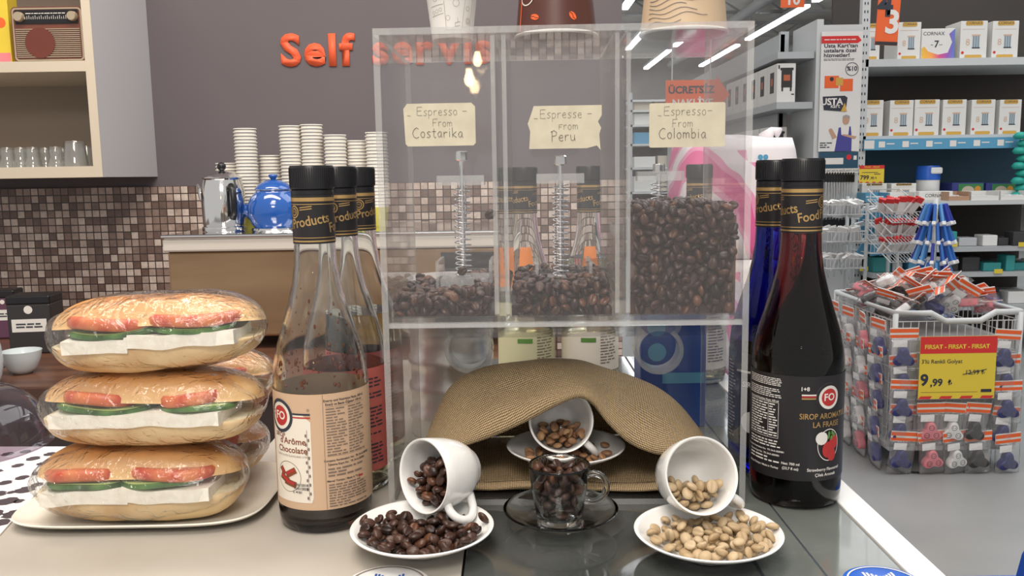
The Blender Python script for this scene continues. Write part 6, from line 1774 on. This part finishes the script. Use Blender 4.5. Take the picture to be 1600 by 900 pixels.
for tier in range(6):
    z = q.z + .04 - tier * .105
    for i in range(12):
        a = 2 * PI * (i + tier * .5) / 12; rr_ = .045 + .012 * min(tier, 2)
        o = bpy.data.objects.new('clip_bag', R.choice(cl)); COL.objects.link(o)
        o.location = (q.x + rr_ * math.cos(a), 4.7 + rr_ * math.sin(a), z); o.rotation_euler = (0, -.35 * 1, a)
        tag(o, 'slim blue clip bag hanging round the pole display behind the bin', 'clip bag', 'blue clip bags on the pole')
# ------------------------------------------------------------------ bargain bin on castors
CYF = 3.55
ca, cbx = S(1395, 600, CYF).x, S(1588, 600, CYF).x
cw = cbx - ca; cd = .66; ch = S(1400, 490, CYF).z; c0 = FLOOR + .11
bin_ = thing('bargain_bin', 'grey wire bargain bin on castors heaped with bagged plug adaptors', 'bin', (ca, CYF, FLOOR))
def L_(x, y, z): return (x, y, z - FLOOR)
zdip = ch - .035
rim = [L_(0, 0, ch), L_(cw * .28, 0, ch), L_(cw * .40, 0, zdip), L_(cw * .68, 0, zdip), L_(cw * .80, 0, ch), L_(cw, 0, ch), L_(cw, cd, ch), L_(0, cd, ch)]
obj('rim', tube(NB(), rim, .013, 10, closed=True), light_metal, bin_, smooth=True)
for x, y in ((0, 0), (cw, 0), (cw, cd), (0, cd)): obj('corner_post', tube(NB(), [L_(x, y, c0), L_(x, y, ch)], .012, 8), light_metal, bin_, smooth=True)
for nm, (p0, p1) in {'front_wires': ((0, 0), (cw, 0)), 'left_wires': ((0, 0), (0, cd)), 'right_wires': ((cw, 0), (cw, cd)), 'rear_wires': ((0, cd), (cw, cd))}.items():
    bm = NB()
    for i in range(1, 16):
        x = p0[0] + (p1[0] - p0[0]) * i / 16; y = p0[1] + (p1[1] - p0[1]) * i / 16; tube(bm, [L_(x, y, c0), L_(x, y, zdip)], .0022, 5)
    for i in range(9): z = c0 + (zdip - c0) * i / 8; tube(bm, [L_(p0[0], p0[1], z), L_(p1[0], p1[1], z)], .0022, 5)
    obj(nm, bm, light_metal, bin_)
obj('base_shelf', box(L_(-.01, -.01, c0 - .02), L_(cw + .01, cd + .01, c0 + .01), .004), light_metal, bin_)
obj('side_fill', box(L_(.02, .02, c0 + .012), L_(cw - .02, cd - .02, ch - .12)), pm_get('grey_liner', (.45, .46, .47)), bin_)
for x, y in ((.05, .05), (cw - .1, .05), (.05, cd - .05), (cw - .1, cd - .05)):
    c_ = obj('castor', lathe(NB(), [(0, -.013), (.036, -.013), (.040, -.008), (.040, .008), (.036, .013), (0, .013)], 24, 0, Matrix.Translation((x, y, .040)) @ Matrix.Rotation(PI / 2, 4, 'Y')), white_pl, bin_, smooth=True, angle=40)
    obj('castor_fork', box((x - .018, y - .014, .045), (x + .018, y + .014, .089)), light_metal, c_)
# the big price sign
a_, b_ = S(1433, 623, CYF - .07), S(1557, 524, CYF - .07); W_, H_ = b_.x - a_.x, b_.z - a_.z
t = thing('price_sign', 'big yellow and red price sign on the bin front reading 9,99', 'price sign', (a_.x, CYF - .078, a_.z))
obj('sign_card', box((0, 0, 0), (W_, .004, H_)), yellow, t)
bm = NB(); y_ = -.001
rect(bm, 0, W_, H_ * .73, H_, y_ + .0004, 0); stand_text(bm, 'FIRSAT - FIRSAT - FIRSAT', W_ * .078, W_ * .48, y_, H_ * .835, 2, .03)
stand_text(bm, "3'lü Renkli Golyat", W_ * .075, W_ * .02, y_, H_ * .60, 1, .01, 'LEFT'); stand_text(bm, '12,99 ₺', W_ * .085, W_ * .73, y_, H_ * .42, 1, .01)
tube(bm, [(W_ * .57, y_ - .001, H_ * .39), (W_ * .88, y_ - .001, H_ * .47)], .0015, 5, 1)
stand_text(bm, '9', W_ * .21, W_ * .07, y_, H_ * .30, 1, .035); stand_text(bm, ',99', W_ * .135, W_ * .23, y_, H_ * .26, 1, .03); stand_text(bm, '₺', W_ * .10, W_ * .41, y_, H_ * .26, 1, .02)
rect(bm, W_ * .82, W_ * .96, H_ * .10, H_ * .15, y_, 1); rect(bm, W_ * .03, W_ * .78, H_ * .105, H_ * .11, y_, 1)
for i in range(4):
    x0 = W_ * (.0 + i * .27); prism(bm, [(x0, 0), (x0 + W_ * .15, 0), (x0 + W_ * .18, H_ * .045), (x0 + W_ * .03, H_ * .045)], y_ - .0006, y_, 0)
obj('sign_print', bm, [red, ink, yellow], t, recalc=False)
# bagged adaptors
def trefoil(m, mi=0):
    bm = NB(); n = 48; pts = []
    for i in range(n):
        a = 2 * PI * i / n; r = .036 + .010 * math.cos(3 * (a - PI / 2)); pts.append((r * math.cos(a), r * math.sin(a)))
    rows = [[Vector((x * f, y_, z * f)) for x, z in pts] for f, y_ in ((.86, -.018), (.97, -.015), (1, -.010), (1, .010), (.9, .016))]
    V = grid_surf(bm, rows, closed_u=True, mi=0); bm.faces.new(V[0]); bm.faces.new(V[-1])
    return bm
sock_dark = pm_get('socket_hole', (.02, .02, .02))
def bag_proto(name, m, lb, hang):
    t = thing('adaptor_bag', lb, 'adaptor bag')
    b_ = obj('adaptor', trefoil(m), m, t, smooth=True, angle=45, loc=(0, 0, -.105))
    bm = NB()
    for k_ in range(3):
        a = PI / 2 + k_ * 2 * PI / 3; cx, cz = .022 * math.cos(a), .022 * math.sin(a); disc(bm, cx, cz, .0115, -.0185, 16, 0, .0095)
        for s_ in (-1, 1): disc(bm, cx + s_ * .0045, cz, .002, -.0186, 8, 0)
    obj('socket_holes', bm, sock_dark, b_, recalc=False)
    bm = NB(); rows = []
    for i in range(9):
        f = i / 8; z = -.165 + f * .145; th_ = .022 * math.sin(PI * min(1, max(0.02, f * .95 + .03))) ** .7 + .001
        rows.append([Vector(((.055 * math.cos(a) + .006 * noise.noise(Vector((i * 2.1, a * 3, 3)))), th_ * math.sin(a) + .005 * noise.noise(Vector((i * 2.7, a * 3, 7))), z)) for a in [2 * PI * j / 20 for j in range(20)]])
    V = grid_surf(bm, rows, closed_u=True); bm.faces.new(V[0]); bm.faces.new(V[-1])
    obj('bag', bm, bag_film, t, smooth=True)
    hd = obj('header_card', box((-.056, -.0015, -.022), (.056, .0015, .022), 0), cardboard_white, t)
    bm = NB()
    for z0_, z1_ in ((-.020, -.007), (.002, .018)):
        for y_ in (-.0022, .0022): rect(bm, -.056, .056, z0_, z1_, y_)
    obj('orange_stripes', bm, orange, hd, recalc=False)
    bm = NB(); rect(bm, -.045, .010, -.056, -.026, -.0135); obj('paper_tag', bm, white_pl, t, recalc=False)
    return t
protos = {}
for c_, m in (('navy', navy), ('pink', pink), ('white', white_pl), ('black', dark_pl)):
    protos[c_] = [bag_proto('adaptor_bag', m, '', True), False]
def put_bag(c_, loc, rot, label, group=None):
    p_, used = protos[c_]
    o = dup(p_)  if used else p_
    protos[c_][1] = True
    o.location = loc; o.rotation_euler = rot; o['label'] = label
    if group: o['group'] = group
    elif 'group' in o: del o['group']
fy = CYF - .045
# front face: left and right columns, two low rows
def fpos(px_, py_): q = S(px_, py_, fy); return (q.x, fy, q.z)
for k_, py_ in enumerate((520, 562, 600, 640, 681)):
    put_bag('navy', (fpos(1412, py_)[0], fy - .005 + .012 * (k_ % 2), fpos(1412, py_)[2]), (.06, R.uniform(-.1, .1), R.uniform(-.15, .15)), 'bagged navy adaptor in the column left of the big price sign, ' + ('topmost', 'second from top', 'middle one', 'fourth down', 'lowest')[k_])
for k_, py_ in enumerate((522, 562, 602, 643, 684)):
    put_bag('navy', (fpos(1574, py_)[0], fy - .005 + .012 * (k_ % 2), fpos(1574, py_)[2]), (.06, R.uniform(-.1, .1), R.uniform(-.15, .15)), 'bagged navy adaptor in the column right of the big price sign, ' + ('topmost', 'second from top', 'middle one', 'fourth down', 'lowest')[k_])
for r_, (py_, nm) in enumerate(((636, 'upper'), (680, 'lower'))):
    for px_, c_ in ((1453, 'pink'), (1491, 'white'), (1527, 'black')):
        put_bag(c_, (fpos(px_, py_)[0], fy - .01, fpos(px_, py_)[2]), (.06, R.uniform(-.12, .12), R.uniform(-.15, .15)), 'bagged %s adaptor in the %s row under the big price sign' % (c_, nm))
# left side face
lx_ = ca - .045
for j in range(4):
    yy = CYF + .06 + j * .165
    for k_ in range(5):
        z = ch - .05 - k_ * .115
        c_ = ('navy', 'pink', 'white', 'white')[(j + (k_ % 2) * (1 if j else 0)) % 4]
        put_bag(c_, (lx_ - .008 * (k_ % 2), yy, z), (.06, 0, -PI / 2 + R.uniform(-.2, .2)), 'bagged %s adaptor, left side of the bin, %s column from the corner, row %s' % (c_, ('first', 'second', 'third', 'last')[j], ('one', 'two', 'three', 'four', 'five')[k_]))
# heap on top
heap = []
for i in range(54):
    for _t in range(30):
        x, y = ca + R.uniform(.06, cw - .06), CYF + R.uniform(.06, cd - .06)
        if all((x - a) ** 2 + (y - b) ** 2 > .055 ** 2 for a, b in heap): break
    heap.append((x, y))
    fx, fy_ = (x - ca) / cw, (y - CYF) / cd
    z = ch - .045 + .135 * math.sin(PI * min(1, max(0, fx))) ** .8 * math.sin(PI * min(1, max(0, fy_ * .9 + .1))) ** .7 + (.012 if i % 3 else 0)
    c_ = R.choice(['white', 'pink', 'navy', 'white', 'black', 'pink'])
    put_bag(c_, (x, y, z + .03), (R.uniform(.5, 1.5), R.uniform(-.6, .6), R.uniform(-1.1, 1.1)), 'bagged %s adaptor lying in the heap on top of the bin' % c_, '%s adaptors heaped in the bin' % c_)
# orange crate behind bin, floor mark
q = G(1336, 690, FLOOR)
q = S(1340, 668, 4.35)
t = thing('orange_crate', 'orange and black crate on the floor behind the bin', 'crate', (q.x, 4.4, FLOOR))
obj('crate_body', box((-.12, 0, 0), (.12, .25, .18), .01), dark_pl, t); obj('orange_lid', box((-.125, -.005, .18), (.125, .255, .235), .008), pm_get('orange_lid', (.75, .25, .02)), t)
bm = NB(); a_, b_, c_ = G(1388, 726, FLOOR), G(1405, 738, FLOOR), G(1437, 739, FLOOR)
for p, q in ((a_, b_), (b_, c_)):
    d_ = (q - p).normalized(); s_ = Vector((-d_.y, d_.x, 0)) * .012
    f = bm.faces.new([bm.verts.new(v + Vector((0, 0, .0015))) for v in (p - s_, q - s_, q + s_, p + s_)])
r_ = bmesh.ops.extrude_face_region(bm, geom=list(bm.faces)); bmesh.ops.translate(bm, vec=(0, 0, .001), verts=[v for v in r_['geom'] if isinstance(v, bmesh.types.BMVert)])
tag(obj('floor_tape', bm, dark_pl), 'bent strip of black tape on the grey floor below the bin', 'floor tape')
# blue trolley bits at the lower right corner
q = S(1535, 905, 1.35)
t = thing('blue_trolley', 'bright blue plastic trolley cut off by the lower right corner', 'trolley', (q.x, 1.35, FLOOR))
tz = S(1500, 894, 1.35).z - FLOOR
x0 = S(1472, 894, 1.35).x - q.x
obj('basket', box((x0, -.40, tz - .35), (x0 + .55, 0, tz), .015), bright_blue, t)
z1_ = S(1590, 825, 1.35).z - FLOOR; hx_ = S(1576, 890, 1.35).x - q.x
bm = NB(); prism(bm, [(hx_, tz + .0005), (hx_ + .15, tz + .0005), (hx_ + .15, z1_ + .03), (hx_ + .05, z1_ + .015), (hx_ + .025, z1_ - .005), (hx_ + .008, z1_ - .035)], -.05, -.02)
obj('handle_panel', bm, deep_blue, t)
for x in (x0 + .05, x0 + .5):
    obj('wheel', lathe(NB(), [(0, -.015), (.05, -.015), (.05, .015), (0, .015)], 24, 0, Matrix.Translation((x, -.2, .05)) @ Matrix.Rotation(PI / 2, 4, 'Y')), dark_pl, t); obj('leg', tube(NB(), [(x, -.2, .09), (x, -.2, tz - .352)], .02, 8), grey_metal, t)
# ------------------------------------------------------------------ pink paper packs
pk = pm_get('pink_wrap', (.74, .20, .38)); wh = pm_get('white_wrap', (.80, .76, .78))
n_, l_ = NT(pk); tc = n_.new('ShaderNodeTexCoord'); wv = n_.new('ShaderNodeTexWave'); wv.bands_direction = 'DIAGONAL'; wv.inputs['Scale'].default_value = 3.2; wv.inputs['Distortion'].default_value = 5; wv.inputs['Detail'].default_value = 2
l_.new(tc.outputs['Object'], wv.inputs[0]); rr_ = n_.new('ShaderNodeValToRGB'); e = rr_.color_ramp.elements; rr_.color_ramp.interpolation = 'CONSTANT'
e[0].color = (.72, .12, .32, 1); e[1].position = .74; e[1].color = (.80, .74, .77, 1); q_ = e.new(.35); q_.color = (.78, .30, .48, 1)
l_.new(wv.outputs['Fac'], rr_.inputs[0]); l_.new(rr_.outputs[0], bsdf(pk).inputs['Base Color'])
PKY = 2.9
q0, q1 = S(1062, 300, PKY), S(1250, 300, PKY); pw = q1.x - q0.x
z_top = S(1205, 215, PKY).z; hpk = .40
for k_, (zb, rz) in enumerate(((z_top - hpk, .10), (z_top - 2 * hpk - .004, 0), (FLOOR, .04))):
    hh = hpk if k_ < 2 else z_top - 2 * hpk - .008 - FLOOR
    t = thing('paper_roll_pack', ('top pink and white pack of paper rolls with blue butterflies behind the right bottles', 'middle pink pack of paper rolls in the stack behind the dispenser', 'lowest pink pack of paper rolls on the shop floor')[k_], 'pack', ((q0.x + q1.x) / 2, PKY + .12, zb), (0, 0, rz))
    bm = NB(); rows = []
    for i in range(11):
        f = i / 10; z = hh * f; s_ = 1 - .10 * abs(2 * f - 1) ** 4
        rows.append([p + Vector((.006 * noise.noise(Vector((p.x * 20, z * 20, 1 + k_))), .006 * noise.noise(Vector((p.y * 20, z * 20, 9))), 0)) for p in superring(pw / 2 * s_, .15 * s_, z, 64, 5)])
    V = grid_surf(bm, rows, closed_u=True); bm.faces.new(V[0])
    prev = V[-1]
    for f_, dz in ((.85, .010), (.5, .020), (.1, .028)):
        ring_ = [bm.verts.new((v.co.x * f_ / (.9 if f_ else 1), v.co.y * f_ / .9, hh - .02 + dz * (1 + .3 * math.sin(v.co.x * 60)))) for v in V[-1]]
        for j in range(64): bm.faces.new((prev[j], prev[(j + 1) % 64], ring_[(j + 1) % 64], ring_[j]))
        prev = ring_
    bm.faces.new(prev)
    for f in bm.faces:
        c_ = f.calc_center_median(); u_ = c_.z / hh + .35 * c_.x / pw
        f.material_index = 1 if u_ > .86 else 0
    obj('wrapper', bm, [pk, wh], t, smooth=True)
    bm = NB()
    for cx, cz in ((.05, .33), (.10, .27), (.14, .31)):
        for sx_ in (-1, 1):
            disc(bm, cx + sx_ * .009, cz + .006, .009, -.158, 12); disc(bm, cx + sx_ * .007, cz - .006, .006, -.158, 12)
    if k_ < 2: obj('butterflies', bm, sky_blue, t, recalc=False)
    bm = NB(); tube(bm, [(pw * .30, 0, hh + .0), (pw * .36, 0, hh + .03), (pw * .42, 0, hh + .02)], .012, 8, radii=[.03, .012, .02])
    if k_ == 0: obj('twist_end', bm, wh, t, smooth=True)
# ------------------------------------------------------------------ hanging orange signs
def hang(name_, x0, y0, x1_, y1, Y, lb, lines, arrow=False, tilt=0):
    a_, b_ = S(x0, y1, Y), S(x1_, y0, Y); W_, H_ = b_.x - a_.x, b_.z - a_.z
    t = thing('hanging_sign', lb, 'sign', (a_.x, Y, a_.z), (0, tilt, 0))
    poly = [(0, 0), (W_ * .8, 0), (W_ * .8, -H_ * .12), (W_, H_ * .5), (W_ * .8, H_ * 1.12), (W_ * .8, H_), (0, H_)] if arrow else [(0, 0), (W_, 0), (W_, H_), (0, H_)]
    obj('sign_board', prism(NB(), poly, 0, .01), orange, t)
    bm = NB()
    for s_, sz, fx, fz, mi in lines: stand_text(bm, s_, sz * H_, fx * W_, -.002, fz * H_, mi, .03)
    obj('sign_lettering', bm, [white_ink, ink, grey_metal], t, recalc=False)
    bm = NB()
    for fx in (.1, .7): tube(bm, [(W_ * fx, .005, H_), (W_ * fx, .005, 3.8 - a_.z)], .004, 5)
    obj('hanging_wire', bm, light_metal, t)
    return t, W_, H_
hang('s', 1040, 124, 1140, 172, 5.0, 'orange arrow sign about free delivery hanging over the shop aisle', [('ÜCRETSİZ', .34, .40, .66, 1), ('NAKLİYE', .34, .42, .22, 0)], True)
hang('s', 1220, -22, 1258, 12, 7.0, 'small orange sign reading 10 at the top edge of the photo', [('10', .7, .5, .35, 0)])
t, W_, H_ = hang('s', 1367, -40, 1406, 70, 5.6, 'tilted orange hanging sign with large numbers 4 and 3', [('4', .46, .32, .56, 1), ('3', .46, .70, .32, 0)], False, .0)
bm = NB(); rect(bm, 0, W_, 0, H_ * .05, -.003); obj('dark_edge', bm, dark_pl, t, recalc=False)
t.rotation_euler = (0, .05, 0)
# ------------------------------------------------------------------ far shelving seen through the right hopper
for px0, px1, Y, lb in ((985, 1110, 12.5, 'far grey shelving unit with boxes seen through the right hopper'), (1100, 1225, 16.0, 'farthest grey shelving unit left of the stove boxes')):
    a_, b_ = S(px0, 200, Y), S(px1, 200, Y); W_ = b_.x - a_.x
    t = thing('far_shelving', lb, 'shelving', (a_.x, Y, FLOOR))
    zs_ = [S(px0, y, Y).z - FLOOR for y in (156, 172, 195, 225, 262, 300, 340, 380)]
    for x in (0, W_ / 2, W_): obj('upright', box((x - .03, 0, 0), (x + .03, .06, zs_[0] + .1)), grey_metal, t)
    for z in zs_: obj('shelf', box((0, 0, z - .03), (W_, .6, z)), light_metal, t)
    obj('back_panel', box((0, .6, 0), (W_, .63, zs_[0] + .05)), dark_panel, t)
    for k_, z in enumerate(zs_[1:]):
        x = .06
        while x < W_ - .4:
            w_ = R.uniform(.2, .36); h_ = min(R.uniform(.10, .26), (zs_[k_] - z) * .8)
            o = obj('carton', box((0, 0, 0), (w_, .4, h_), .005), R.choice([cardboard_white, kraft, cardboard_white, fr[2], sky_blue])); o.location = (a_.x + x, Y + .05, FLOOR + z + .001)
            tag(o, 'carton on the ' + lb.split(' seen')[0].split(' left')[0], 'carton', 'cartons on the ' + lb.split(' seen')[0].split(' left')[0]); x += w_ + R.uniform(.02, .2)
